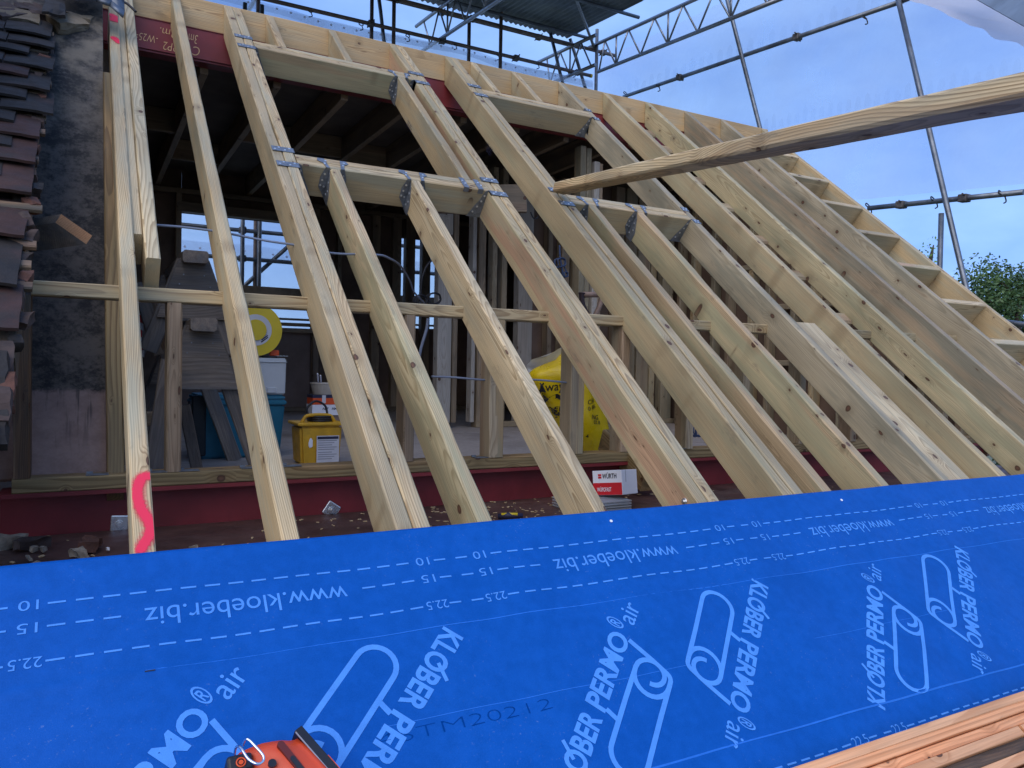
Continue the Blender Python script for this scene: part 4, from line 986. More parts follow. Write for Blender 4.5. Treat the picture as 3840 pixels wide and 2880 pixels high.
# ------------------------------------------------------------------ middle partition and posts
PY = 3.92
pst = [(1.764, 1.887, 'wood_white', 'wide pale board standing left of the dark doorway'), (1.900, 1.945, 'wood_inside', 'dark stud directly behind the wide pale board'), (2.073, 2.108, 'wood_white', 'thin white door lining right of the dark doorway'), (2.125, 2.19, 'wood_inside', 'stud right of the thin white lining'), (2.255, 2.300, 'wood_stud', 'stud left of the second jack rafter foot, behind the thick stud'), (2.345, 2.395, 'wood_stud', 'stud beside the second pale board'), (2.505, 2.645, 'wood_white', 'second wide pale board, behind the pink striped rafter'), (2.80, 2.845, 'wood_inside', 'dark stud behind the yellow bag'), (2.94, 3.02, 'wood_stud', 'stud behind the spade handle'), (3.06, 3.11, 'wood_stud', 'stud right of the spade handle'), (3.30, 3.345, 'wood_inside', 'dark partition stud behind the third doubled rafter'), (3.52, 3.615, 'wood_stud', 'broad partition stud seen under the smooth jack rafter'), (3.63, 3.755, 'wood_grey', 'grey board in the partition right of the broad stud'), (3.78, 3.92, 'wood_stud', 'brown board in the partition near the gable'), (3.935, 4.00, 'wood_tan', 'pale stud in the partition near the gable'), (4.07, 4.20, 'wood_grey', 'last grey board of the partition')]
for i, (a, b_, mt, lab) in enumerate(pst):
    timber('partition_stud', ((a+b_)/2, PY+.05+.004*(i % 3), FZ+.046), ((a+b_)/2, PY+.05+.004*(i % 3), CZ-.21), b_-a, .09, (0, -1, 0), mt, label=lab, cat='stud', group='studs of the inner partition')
timber('sole_plate', (2.12, PY+.05, FZ+.023), (4.24, PY+.05, FZ+.023), .1, .044, (0, 0, 1), 'wood_stud', label='sole plate of the inner partition on the floor', cat='plate')
timber('partition_noggin', (2.30, PY+.04, .86), (2.50, PY+.04, .86), .08, .05, (0, 0, 1), 'wood_tan', label='small noggin in the partition above the top plate', cat='noggin')
solid('partition_board', [lambda b: bbox(b, (2.66, PY+.115, FZ), (4.24, PY+.13, CZ-.2))], 'ply_dark', 'dark brown boarding behind the partition studs', 'board')
for i, (px, wd, mt) in enumerate(((2170, .05, 'wood_grey'), (2200, .045, 'wood_grey'), (2222, .05, 'wood_white'), (2243, .045, 'wood_stud'))):
    x = YP(px, 640, 3.12).x
    timber('steel_post', (x, 3.10+.03*(i % 2), FZ), (x, 3.10+.03*(i % 2), 2.10-.10*(i >= 2)), wd, .09, (0, -1, 0), mt, label=('left grey', 'second grey', 'short white', 'right')[i]+' post of the cluster under the steel beam', cat='post', group='posts under the steel beam')
timber('lintel', (1.45, 3.35, 1.62), (2.10, 3.12, 1.66), .05, .2, (0, 0, 1), 'wood_inside', label='dark lintel board left of the post cluster', cat='lintel')
# gable wall studs and boarding
gw = empty('gable_wall', (4.27, 2, FZ), 'boarded gable wall with close studs behind the right hand rafters', 'wall')
def gpoly(b):
    P = [(4.262, .98, .02), (4.262, .98, .60), (4.262, 2.90, 2.20), (4.262, BY, 2.25), (4.262, BY, FZ), (4.262, .98, FZ)]
    A = [b.verts.new(p) for p in P]; B = [b.verts.new((p[0]+.018, p[1], p[2])) for p in P]
    b.faces.new(A); b.faces.new(B[::-1])
    for i in range(len(P)): b.faces.new((A[i], B[i], B[(i+1) % len(P)], A[(i+1) % len(P)]))
solid('boarding', [gpoly], 'ply_dark', parent=gw)
y = 1.12; i = 0
while y < 5.8:
    zt = min((y*math.tan(SL))-.22, 2.08)
    timber('stud', (4.215, y, FZ), (4.215, y, zt), .045, .09, (-1, 0, 0), ('wood_stud', 'wood_grey', 'wood_tan')[i % 3], parent=gw)
    y += .19 if i % 2 else .26; i += 1
for i, (ya, yb, z) in enumerate(((1.15, 1.9, .45), (1.9, 2.7, .95), (2.6, 3.4, 1.3), (2.2, 3.1, .5))):
    timber('noggin', (4.21, ya, z), (4.21, yb, z), .045, .09, (-1, 0, 0), 'wood_stud', parent=gw)

# ------------------------------------------------------------------ things in the room
def sawhorse(y, zt, off, label, panel_top, panel_bot, spread, leg=.72):
    xc = YP(755, 1200, y).x+off
    e = empty('sawhorse', (xc, y, zt-.6), label, 'sawhorse', 'weathered sawhorses behind the sill')
    timber('beam', (xc, y-.09, zt-.026), (xc, y+.75, zt-.026), .10, .052, (0, 0, 1), 'wood_old', parent=e, bev=.008, wob=.004)
    hw0, hw1 = .058, .058+(panel_bot)*spread
    for yy in (y-.035, y+.70):
        def gus(b, yy=yy):
            c = [(-hw0, zt-.03), (hw0, zt-.03), (hw1, zt-panel_bot), (-hw1, zt-panel_bot)]
            A = [b.verts.new((xc+u, yy, v)) for u, v in c]; B = [b.verts.new((xc+u, yy+.018, v)) for u, v in c]
            b.faces.new(A); b.faces.new(B[::-1])
            for i in range(4): b.faces.new((A[i], B[i], B[(i+1) % 4], A[(i+1) % 4]))
        solid('gusset', [gus], 'wood_old', parent=e)
        for sg in (-1, 1):
            zb = max(FZ, zt-leg)
            timber('leg', (xc+sg*.03, yy+.038, zt-.04), (xc+sg*(.03+(zt-zb)*spread*1.12), yy+.038, zb), .072, .034, (0, 1, 0), 'wood_old', parent=e, wob=.003)
    for sx, sz in ((-.5, .1), (.5, .1), (-.62, .22), (.7, .24)):
        z = zt-.03-panel_bot*(sz+.1)*1.2; x = xc+sx*(hw0+(zt-z)*spread*.8)
        solid('screw', [lambda b, x=x, z=z: tube(b, [(x, y-.0352, z), (x, y-.038, z)], .003, 8)], 'galv', parent=e)
sawhorse(1.60, .600, 0, 'lower weathered grey sawhorse standing behind the sill', .05, .29, .30)
sawhorse(1.72, .885, -.035, 'upper weathered sawhorse stacked on the lower one, in front of the window', .05, .28, .30, .42)
for i, (pa, pb) in enumerate((((520, 1060), (600, 1330)), ((560, 1060), (620, 1310)))):
    a = YP(pa[0], pa[1], 1.95); b_ = YP(pb[0], pb[1], 1.95)
    timber('leaning_plank', b_, a, .06, .03, (0, 1, 0), 'wood_old' if i == 0 else 'wood_mould', label=('dark leaning plank left of the sawhorses', 'brown ribbed plank leaning left of the sawhorses')[i], cat='plank')
a = YP(510, 1500, 1.5); b_ = YP(560, 1790, 1.5)
timber('leaning_plank', (YP(575, 1775, 1.42)), (YP(640, 1350, 1.42)), .07, .03, (0, 1, 0), 'wood_old', label='grey splayed plank left of the sawhorse leg', cat='plank')
timber('leaning_plank', (YP(740, 1768, 1.9)), (YP(690, 1520, 1.9)), .05, .03, (0, 1, 0), 'wood_old', label='thin dark batten leaning against the teal bin', cat='plank')
timber('timber_block', YP(548, 1570, 1.5), YP(606, 1570, 1.5), .06, .055, (0, 0, 1), 'wood_inside', label='short grey timber block left of the sawhorse', cat='block')
# red and white tape
def tape(b):
    p = YP(528, 1130, 1.95); q = YP(528, 1330, 1.95)
    for i in range(8):
        a = p.lerp(q, i/8); c = p.lerp(q, (i+1)/8); o = .006*math.sin(i)
        f = b.faces.new([b.verts.new(v) for v in (a+Vector((-.012+o, 0, 0)), a+Vector((.010+o, 0, -.012)), c+Vector((.010+o, .003, -.012)), c+Vector((-.012+o, .003, 0)))]); f.material_index = i % 2
solid('barrier_tape', [tape], ['tape_red', 'tape_white'], 'strip of red and white tape hanging behind the painted rafter', 'tape')
# teal bin
def tapered(b, x0, x1, y0, y1, z0, z1, tp, bev=.012, mi=0):
    b2 = bmesh.new(); vs = bbox(b2, (x0, y0, z0), (x1, y1, z1)); cx, cy = (x0+x1)/2, (y0+y1)/2
    for v in vs:
        if v.co.z < (z0+z1)/2: v.co.x = cx+(v.co.x-cx)*tp; v.co.y = cy+(v.co.y-cy)*tp
    bmesh.ops.recalc_face_normals(b2, faces=b2.faces)
    bmesh.ops.bevel(b2, geom=list(b2.edges), offset=bev, segments=2, affect='EDGES'); merge(b, b2, mi)
BNY = 2.4
bx0, bx1 = YP(730, 1500, BNY).x, YP(1076, 1490, BNY).x; bt = YP(900, 1480, BNY).z
e = empty('teal_bin', ((bx0+bx1)/2, BNY+.15, FZ), 'dark teal plastic bin behind the sawhorse', 'bin')
solid('tub', [lambda b: tapered(b, bx0+.006, bx1-.006, BNY+.01, BNY+.32, FZ, bt-.05, .90)], 'teal', parent=e)
solid('rim', [lambda b: tapered(b, bx0, bx1, BNY, BNY+.33, bt-.055, bt-.03, 1., .006), lambda b: tapered(b, bx0+.01, bx1-.01, BNY+.01, BNY+.32, bt-.031, bt, 1.03, .01)], 'teal', parent=e)
solid('side_panel', [lambda b: rbox(b, (bx0-.012, BNY-.008, FZ+.02), (bx0+.055, BNY+.02, bt-.005), .006)], 'teal_dark', parent=e)
solid('latch', [lambda b: rbox(b, (bx0-.028, BNY-.006, bt-.055), (bx0-.011, BNY+.02, bt-.03), .004)], 'teal_dark', parent=e)
# white container on the bin
wx0, wx1 = YP(878, 1450, BNY).x, YP(1073, 1450, BNY).x; wt = YP(980, 1342, BNY).z
e = empty('white_container', ((wx0+wx1)/2, BNY+.12, bt), 'white plastic container standing on the teal bin', 'container')
solid('case', [lambda b: tapered(b, wx0, wx1, BNY, BNY+.22, bt+.001, wt, .97, .006)], 'white_plastic', parent=e)
solid('lid_lip', [lambda b: rbox(b, (wx0-.004, BNY-.006, wt-.022), (wx1+.004, BNY-.0005, wt-.018), .001, 1)], 'white_plastic', parent=e)
solid('handle_panel', [lambda b: rbox(b, (wx0+.165, BNY-.005, bt+.008), (wx0+.215, BNY+.002, bt+.040), .003, 1)], 'white_plastic', parent=e)
p = Vector((wx1-.02, BNY+.06, wt))
e = empty('hand_saw', p, 'orange handled saw lying on the white container', 'saw')
solid('handle', [lambda b: rbox(b, (p.x-.055, p.y, wt+.012), (p.x-.005, p.y+.02, wt+.045), .006)], 'orange_plastic', parent=e)
solid('grip', [lambda b: rbox(b, (p.x-.10, p.y-.01, wt+.001), (p.x-.015, p.y+.03, wt+.0115), .004)], 'tool_black', parent=e)
solid('blade', [lambda b: bbox(b, (p.x-.03, p.y-.03, wt+.0118), (p.x+.035, p.y-.012, wt+.0135))], 'zinc', parent=e)
# yellow cable reel
rc = YP(960, 1237, BNY+.02); rc.y = BNY+.04; rr = .138
e = empty('cable_reel', rc, 'round yellow cable reel with a white label above the white container', 'cable reel')
def disc(b, r, y0, y1, c=rc, n=48): tube(b, [(c.x, y0, c.z), (c.x, y1, c.z)], r, n)
solid('front_flange', [lambda b: disc(b, rr, rc.y-.012, rc.y)], 'yellow_reel', parent=e)
solid('rear_flange', [lambda b: disc(b, rr, rc.y+.085, rc.y+.097)], 'yellow_reel', parent=e)
solid('wound_cable', [lambda b, k=k: disc(b, rr*.80, rc.y+.005+k*.016, rc.y+.019+k*.016) for k in range(5)], 'cable_black', parent=e)
solid('paper_label', [lambda b: disc(b, rr*.60, rc.y-.0135, rc.y-.0122)], 'white_label', parent=e)
solid('hub', [lambda b: disc(b, rr*.40, rc.y-.019, rc.y-.0137)], 'yellow_reel', parent=e)
for k in range(5):
    solid('label_line', [lambda b, k=k: bbox(b, (-.015, -.0002, -.003 if k < 2 else -.0012), (.03-.004*k, .0002, .003 if k < 2 else .0012))], 'navy_ink' if k < 2 else 'grey_ink', parent=e, mw=Matrix.Translation((rc.x+.040+.002*k, rc.y-.0140, rc.z-.055+.012*k-(.0)+.0)) @ Matrix.Rotation(R(-38), 4, 'Y'))
solid('mark', [lambda b: bbox(b, (rc.x-.11, rc.y-.0135, rc.z+.01), (rc.x-.085, rc.y-.0122, rc.z+.035))], 'navy_ink', parent=e)
# yellow transformer
TY = 1.98
t0, t1 = YP(1102, 1590, TY), YP(1292, 1594, TY); tz = t0.z; tx0, tx1 = t0.x+.02, t1.x
e = empty('site_transformer', ((tx0+tx1)/2, TY+.1, FZ), 'yellow site transformer with carrying handle and instruction label', 'transformer')
solid('case', [lambda b: tapered(b, tx0+.012, tx1-.008, TY+.008, TY+.20, FZ, tz-.012, .90, .012)], 'yellow_plastic', parent=e)
solid('lid', [lambda b: rbox(b, (tx0, TY, tz-.0118), (tx1+.004, TY+.215, tz+.004), .005)], 'yellow_plastic', parent=e)
def hnd(b):
    xa, xb = tx0+.045, tx1-.045; z0, z1 = tz+.003, YP(1200, 1556, TY+.05).z
    tube(b, catmull([(xa-.012, TY+.06, z0), (xa, TY+.06, z0+.02), (xa+.014, TY+.06, z1-.004), (xa+.05, TY+.06, z1), (xb-.05, TY+.06, z1), (xb-.014, TY+.06, z1-.004), (xb, TY+.06, z0+.02), (xb+.012, TY+.06, z0)], 6), .0085, 10)
solid('handle', [hnd], 'yellow_plastic', parent=e)
def coil(b):
    xc = (tx0+tx1)/2+.02
    for k in range(3): tube(b, [(xc+.06*math.cos(t), TY+.10+.06*math.sin(t), tz+.009+k*.010) for t in [q*2*math.pi/24 for q in range(25)]], .0055, 7, cap=False)
    tube(b, catmull([(xc-.055, TY+.10, tz+.02), (xc-.065, TY+.11, tz+.07), (xc-.02, TY+.12, tz+.105), (xc+.03, TY+.12, tz+.08), (xc+.04, TY+.11, tz+.02)], 8), .006, 8)
solid('power_cable', [coil], 'cable_black', parent=e)
lx0, lx1 = YP(1188, 1700, TY).x, YP(1272, 1700, TY).x; lz1, lz0 = YP(1230, 1634, TY).z, YP(1230, 1742, TY).z
lab_ = solid('instruction_label', [lambda b: bbox(b, (lx0, TY+.0042, lz0), (lx1, TY+.0062, lz1))], 'white_label', parent=e)
solid('label_header', [lambda b: bbox(b, (lx0+.004, TY+.0030, lz1-.017), (lx1-.004, TY+.0040, lz1-.004))], 'navy_ink', parent=lab_)
for k in range(9): solid('label_text_line', [lambda b, k=k: bbox(b, (lx0+.007, TY+.0032, lz1-.026-k*.011-(.003 if k > 4 else 0)), (lx1-.012-.012*((k*7) % 3), TY+.0040, lz1-.0225-k*.011-(.003 if k > 4 else 0)))], 'grey_ink', parent=lab_)
solid('scuff', [lambda b: lump(b, (0, 0, 0), .012, 3, (.8, .05, 2.2))], 'card_white', parent=e, mw=Matrix.Translation((lx0-.028, TY+.011, lz1-.035)))
# boxes and tub behind
BXY = 3.3
b0 = YP(1174, 1493, BXY); b1 = YP(1290, 1556, BXY)
e = empty('screw_carton', (b0.x+.09, BXY+.07, FZ), 'orange, black and white printed carton behind the transformer', 'carton')
solid('lower_box', [lambda b: bbox(b, (b0.x-.005, BXY, b1.z), (b0.x+.20, BXY+.15, YP(1200, 1518, BXY).z))], 'card_white', parent=e)
solid('orange_band', [lambda b: bbox(b, (b0.x-.002, BXY-.001, YP(1200, 1517, BXY).z), (b0.x+.198, BXY+.149, YP(1200, 1493, BXY).z))], 'orange_plastic', parent=e)
solid('dark_top', [lambda b: bbox(b, (b0.x-.002, BXY-.001, YP(1200, 1492.5, BXY).z), (b0.x+.198, BXY+.149, YP(1200, 1481, BXY).z))], 'navy_ink', parent=e)
solid('tape_strip', [lambda b: bbox(b, (b0.x+.06, BXY-.0025, YP(1200, 1512, BXY).z), (b0.x+.085, BXY-.0012, YP(1200, 1482, BXY).z))], 'white_label', parent=e)
text_obj('print', 'NFF', planemap(Vector((b0.x+.063, BXY-.0015, b1.z+.036)), XV, Vector((0, 0, 1))), .042, .016, 'navy_ink', e, bold=.02, shear=.3)
text_obj('print', 'AME', planemap(Vector((b0.x+.125, BXY-.0015, b1.z+.036)), XV, Vector((0, 0, 1))), .05, .016, 'navy_ink', e, bold=.02)
solid('carton_stack', [lambda b: bbox(b, (b0.x, BXY+.01, FZ+.001), (b0.x+.2, BXY+.16, b1.z-.001))], 'ply', 'brown box under the printed carton behind the transformer', 'box')
tb = YP(1176, 1436, BXY)
e = empty('paint_kettle', (tb.x+.09, BXY+.08, YP(1200, 1480, BXY).z), 'cream plastic tub with two brushes standing on the printed carton', 'tub')
def kettle(b):
    z0, z1 = YP(1200, 1480, BXY).z, tb.z; c = Vector((tb.x+.095, BXY+.08, 0)); N_ = 24
    r_ = [(.075, z0), (.092, z1-.008), (.096, z1-.008), (.096, z1), (.088, z1), (.070, z0+.006)]
    ring = [[b.verts.new((c.x+rr_*math.cos(2*math.pi*k/N_), c.y+rr_*math.sin(2*math.pi*k/N_), z)) for k in range(N_)] for rr_, z in r_]
    for i in range(len(ring)-1):
        for k in range(N_): b.faces.new((ring[i][k], ring[i][(k+1) % N_], ring[i+1][(k+1) % N_], ring[i+1][k]))
    b.faces.new(ring[0][::-1]); b.faces.new(ring[-1])
solid('pot', [kettle], 'cream_tub', parent=e)
for k in range(2): solid('brush', [lambda b, k=k: tube(b, [(tb.x+.055+.018*k, BXY+.07, tb.z-.05), (tb.x+.050+.02*k, BXY+.09, tb.z+.055-.01*k)], [.004, .006], 8)], 'grey_ink', parent=e)
for k in range(2): solid('brush_cap', [lambda b, k=k: lump(b, (tb.x+.050+.02*k, BXY+.09, tb.z+.058-.01*k), .007, k, sub=1)], 'card_white', parent=e)
# yellow bag
BGY = 1.42
def bag_mesh():
    L = [(1.0, 2005, 1440), (0, 0, 0)]
    rowsb = [  # py, left px, right px
        (1700, 2165, 2260), (1690, 2140, 2262), (1640, 2110, 2268), (1560, 2065, 2258), (1480, 2025, 2240), (1430, 2000, 2225), (1400, 1995, 2205), (1380, 2030, 2190), (1350, 2090, 2180), (1322, 2130, 2172)]
    bm = bmesh.new(); N_ = 28; rings = []
    for py, l, r_ in rowsb:
        a, c = YP(l, py, BGY), YP(r_, py, BGY); cx, hw, z = (a.x+c.x)/2, (c.x-a.x)/2, a.z
        ring = []
        for k in range(N_):
            t = 2*math.pi*k/N_; x = cx+hw*math.cos(t); y = BGY+.12*math.sin(t)*(.6+.4*min(1, (1705-py)/80))
            q = Vector((x*9, y*9, z*9)); d_ = .018*mnoise.noise(q)+.010*mnoise.noise(q*2.7)
            ring.append(bm.verts.new((x+d_*math.cos(t), y+d_*math.sin(t)*1.6, z+.008*mnoise.noise(q*1.7+Vector((5, 0, 0))))))
        rings.append(ring)
    for i in range(len(rings)-1):
        for k in range(N_): bm.faces.new((rings[i][k], rings[i][(k+1) % N_], rings[i+1][(k+1) % N_], rings[i+1][k]))
    bm.faces.new(rings[0][::-1]); bm.faces.new(rings[-1])
    bmesh.ops.recalc_face_normals(bm, faces=bm.faces)
    bmesh.ops.subdivide_edges(bm, edges=list(bm.edges), cuts=1, use_grid_fill=True, smooth=.6)
    for v in bm.verts:
        v.co += Vector((0, 1, 0))*.006*mnoise.noise(v.co*24)+Vector((0, 0, 1))*.004*mnoise.noise(v.co*20)
    return bm
plain('bag_yellow', (.85, .60, .010), .32, var=.08, vscale=10, bump=.2, bscale=40)
bm = bag_mesh(); bvh = BVHTree.FromBMesh(bm)
bag = link('rubble_bag', from_bm(bm, True), 'bag_yellow', label='crumpled yellow plastic sack with black lettering behind the stud', cat='sack')
def bagmap(px, py, ang, k=1.):
    o = YP(px, py, BGY-.3); ca, sa = math.cos(ang), math.sin(ang)
    o2 = YP(px, py, BGY-.10)
    def f(u, v):
        q = o2+Vector((u*ca-v*sa, 0, u*sa+v*ca)); h = bvh.ray_cast(q-Vector((0, .5, 0)), Vector((0, 1, 0)))
        return (h[0]-Vector((0, .003, 0))) if h[0] is not None else q
    return f
for body, px, py, wd, cap, ang in (('Allway', 2024, 1474, .135, .042, .12), ('YFLEET', 2066, 1550, .095, .022, .15), ('2 355', 2082, 1567, .070, .020, .15), ('CHI', 2194, 1517, .052, .022, .25), ('0 86', 2194, 1540, .058, .020, .25), ('ING', 2206, 1570, .055, .022, -.1), ('02.8', 2216, 1588, .05, .017, -.1), ('4', 2192, 1642, .014, .018, .1), ('20', 2105, 1622, .03, .018, .2)):
    text_obj('sack_lettering', body, bagmap(px, py, ang), wd, cap, 'tool_black', bag, bold=.006)
def zig(b):
    f = bagmap(2040, 1515, .08); pts = [(0, 0), (.03, .022), (.055, .004), (.085, .020), (.11, .004), (.14, .018)]
    for i in range(len(pts)-1):
        (a, c), (a2, c2) = pts[i], pts[i+1]
        b.faces.new([b.verts.new(f(u, v)) for u, v in ((a, c), (a2, c2), (a2, c2+.022), (a, c+.022))])
solid('sack_band', [zig], 'tool_black', parent=bag)
def clearbag(b):
    pts = [[(2000, 1440), (2060, 1420), (2130, 1400), (2200, 1390)], [(1975, 1372), (2040, 1375), (2110, 1365), (2190, 1345)], [(1990, 1350), (2050, 1335), (2110, 1318), (2175, 1318)], [(2060, 1330), (2080, 1318), (2110, 1298), (2160, 1300)]]
    V = [[b.verts.new(YP(px, py, BGY+.10+.05*math.sin(i*2+j*1.4)-.03*j)) for i, (px, py) in enumerate(r_)] for j, r_ in enumerate(pts)]
    for j in range(3):
        for i in range(3): b.faces.new((V[j][i], V[j][i+1], V[j+1][i+1], V[j+1][i])).smooth = True
    bmesh.ops.subdivide_edges(b, edges=list(b.edges), cuts=4, use_grid_fill=True, smooth=.5)
    for v in b.verts: v.co += Vector((0, 1, 0))*.02*mnoise.noise(v.co*18)
solid('clear_bag', [clearbag], 'bag_clear', 'crumpled grey clear plastic bag above the yellow sack', 'bag')
# spade handle
SY = 2.0
sp0 = [YP(2182, 1105, SY), YP(2255, 1105, SY)]
e = empty('spade', YP(2215, 1300, SY), 'wooden D handle of a spade standing behind the pink rafter', 'spade')
solid('grip', [lambda b: tube(b, [sp0[0]+Vector((.005, 0, .0)), sp0[1]-Vector((.005, 0, 0))], .017, 14)], 'spade_grip', parent=e)
for q, p in enumerate(sp0):
    solid('fork_arm', [lambda b, p=p, q=q: tube(b, catmull([p+Vector((0, 0, .012)), p+Vector((0, 0, -.02)), p+Vector((.012*(1 if q == 0 else -1), 0, -.07)), YP(2219, 1200, SY)+Vector((-.01 if q == 0 else .01, 0, 0))], 6), [.020, .021, .019, .018, .017, .016]+[.016]*12+[.015], 12)], 'spade_dark' if q == 0 else 'spade_grip', parent=e)
solid('shaft', [lambda b: tube(b, [YP(2219, 1195, SY), YP(2222, 1420, SY), (YP(2222, 1420, SY).x+.02, SY+.05, FZ+.25)], .019, 12)], 'spade_grip', parent=e)
solid('blade', [lambda b: rbox(b, (YP(2222, 1420, SY).x-.08, SY+.045, FZ+.0005), (YP(2222, 1420, SY).x+.10, SY+.055, FZ+.26), .004)], 'spade_dark', parent=e)
# loose brown timber leaning out over the sill
timber('loose_timber', YP(2275, 1648, 1.16), YP(2435, 1800, .82), .07, .11, (0, .5, 1), 'wood_sill', label='brown offcut lying across the sill beside the yellow sack', cat='timber')
# screws box on clear tubs
XY = .62
a = YP(2232, 1882, XY); tubz = a.z; tx = YP(2265, 1882, XY).x
e = empty('plastic_tubs', (tx, XY+.1, -.134), 'stack of clear plastic tubs on the ledge under the cardboard box', 'tubs')
nt_ = 4; hz_ = (tubz+.133)/nt_
for k in range(nt_):
    solid('tub', [lambda b, k=k: tapered(b, tx-.115, tx+.125, XY, XY+.18, -.133+k*hz_, -.133+(k+1)*hz_-.002, .95, .006), lambda b, k=k: rbox(b, (tx-.122, XY-.006, -.133+(k+1)*hz_-.0085), (tx+.132, XY+.186, -.133+(k+1)*hz_-.0025), .0015, 1)], 'tub_clear', parent=e)
bxm = frame(Vector((YP(2337, 1870, XY).x-.055, XY+.125, tubz+.001)), Vector((math.cos(R(-66)), math.sin(R(-66)), .13)), Vector((.05, .05, 1)))
e = empty('screw_box', bxm.translation, 'white and red cardboard screw box on clear tubs behind a jack rafter', 'box'); e.matrix_basis = bxm
bwid, bd, bh = .135, .125, .098
solid('carton', [lambda b: rbox(b, (0, 0, 0), (bwid, bd, bh), .0015, 1)], 'card_white', parent=e, mw=bxm)
solid('red_panel', [lambda b: bbox(b, (.001, -.0012, .001), (bwid-.001, -.0003, bh*.5))], 'red_print', parent=e, mw=bxm)
text_obj('brand_print', 'WÜRTH', lambda u, v: bxm @ Vector((.046+u, -.0016, bh*.68+v)), .066, .019, 'tool_black', e, bold=.02)
text_obj('product_print', 'WÜPOFAST', lambda u, v: bxm @ Vector((.020+u, -.0022, bh*.15+v)), .066, .016, 'card_white', e, bold=.015)
for k in range(2): solid('brand_mark', [lambda b, k=k: bbox(b, (.027, -.0014, bh*.68+k*.010), (.042, -.0004, bh*.68+k*.010+.008))], 'red_print', parent=e, mw=bxm)
solid('flap_line', [lambda b: bbox(b, (bwid+.0002, .03, .05), (bwid+.001, .032, bh))], 'grey_ink', parent=e, mw=bxm)
# chisel on the ledge
p = ZP(1905, 1938, -.12)
e = empty('chisel', p, 'yellow and blue tool handle on the ledge at the membrane edge', 'chisel')
solid('handle', [lambda b: tube(b, [p+Vector((-.03, .02, .0)), p+Vector((.0, 0, .004)), p+Vector((.05, -.02, .004))], [.010, .012, .009], 10)], 'navy_ink', parent=e)
solid('handle_inlay', [lambda b: tube(b, [p+Vector((-.022, .010, .008)), p+Vector((.03, -.018, .010))], .006, 8)], 'yellow_reel', parent=e)
# ------------------------------------------------------------------ cables
def cable(name, pts, r_, mat, lab, cat='cable'):
    bm = bmesh.new(); tube(bm, catmull(pts, 8), r_, 8); bmesh.ops.recalc_face_normals(bm, faces=bm.faces)
    return link(name, from_bm(bm), mat, label=lab, cat=cat)
g = lambda px, py, n=-.075: RP(*RF(px, py, n), n)
cable('cable', [g(488, 800), g(497, 828), g(520, 840), g(600, 845), g(700, 853), g(815, 868), g(880, 880), g(1000, 903), g(1125, 922), g(1180, 938), g(1243, 949), g(1300, 953), g(1356, 953), g(1418, 956), g(1450, 964, -.12), g(1500, 995, -.25), g(1535, 1050, -.4), g(1553, 1095, -.5), g(1590, 1135, -.62)], .0046, 'cable_grey', 'grey cable threaded through the left rafters')
cable('cable', [YP(1618, 1412, 1.02), YP(1700, 1415, 1.0), YP(1830, 1425, .98), YP(2000, 1424, .98), YP(2142, 1436, .97)], .0042, 'cable_grey', 'grey cable running low between the studs to the yellow sack')
cable('cable', [YP(1605, 1195, 2.6), YP(1598, 1240, 2.6), YP(1580, 1300, 2.6), YP(1572, 1340, 2.6)], .010, 'cable_grey', 'thick grey cable hanging below the top plate')
cable('cable', [YP(1640, 960, 3.6), YP(1605, 990, 3.6), YP(1583, 1040, 3.6), YP(1577, 1100, 3.6), YP(1575, 1130, 3.6)], .010, 'cable_black', 'black cable hanging in front of the right window')
def coilp(c, r_, n, y):
    out = []
    for k in range(n*10): t = k*2*math.pi/10; out.append(c+Vector((r_*math.cos(t)*(1+.25*math.sin(k*.7)), .02*math.sin(k*.31)+y, r_*.9*math.sin(t)*(1+.2*math.sin(k*1.3)))))
    return out
cable('cable_coil', coilp(YP(1575, 1125, 3.5), .045, 5, 0), .004, 'cable_black', 'tangle of black cable at the foot of the right window')
cable('cable_coil', coilp(YP(1625, 1120, 3.5), .05, 4, 0), .004, 'cable_black', 'small loop of black cable beside the tangle')
cable('cable', [YP(2098, 920, 3.0), YP(2100, 960, 3.0), YP(2106, 1000, 3.0), YP(2115, 1050, 3.0)], .007, 'cable_blue', 'blue cable hanging behind the second doubled rafter')
cable('cable_coil', coilp(YP(2100, 985, 3.0), .04, 3, 0)+coilp(YP(2118, 1030, 3.0), .022, 4, 0), .005, 'cable_blue', 'knotted blue cable coil hanging behind the second doubled rafter')
cable('cable_coil', coilp(YP(2620, 1610, 1.6), .05, 6, 0), .0035, 'cable_blue', 'blue cable coil on the floor right of the sawn offcut')
cable('cable', [YP(1990, 795, 3.2), YP(1998, 815, 3.2), YP(2010, 820, 3.2), YP(2018, 812, 3.2)], .005, 'cable_black', 'small black cable loop beside the third doubled rafter')
# loose prop timber
pa = RP(*RF(2112, 712, .03), .03); pb = DP(3860, 345, 1.42)
timber('loose_prop', pa+Vector((-.02, 0, .005)), pb+(pb-pa).normalized()*.4, .07, .050, Vector((.15, -.25, 1)), 'wood_prop', label='long loose timber propped from the right trimmer out towards the viewer', cat='timber', bev=.007, wob=.002)

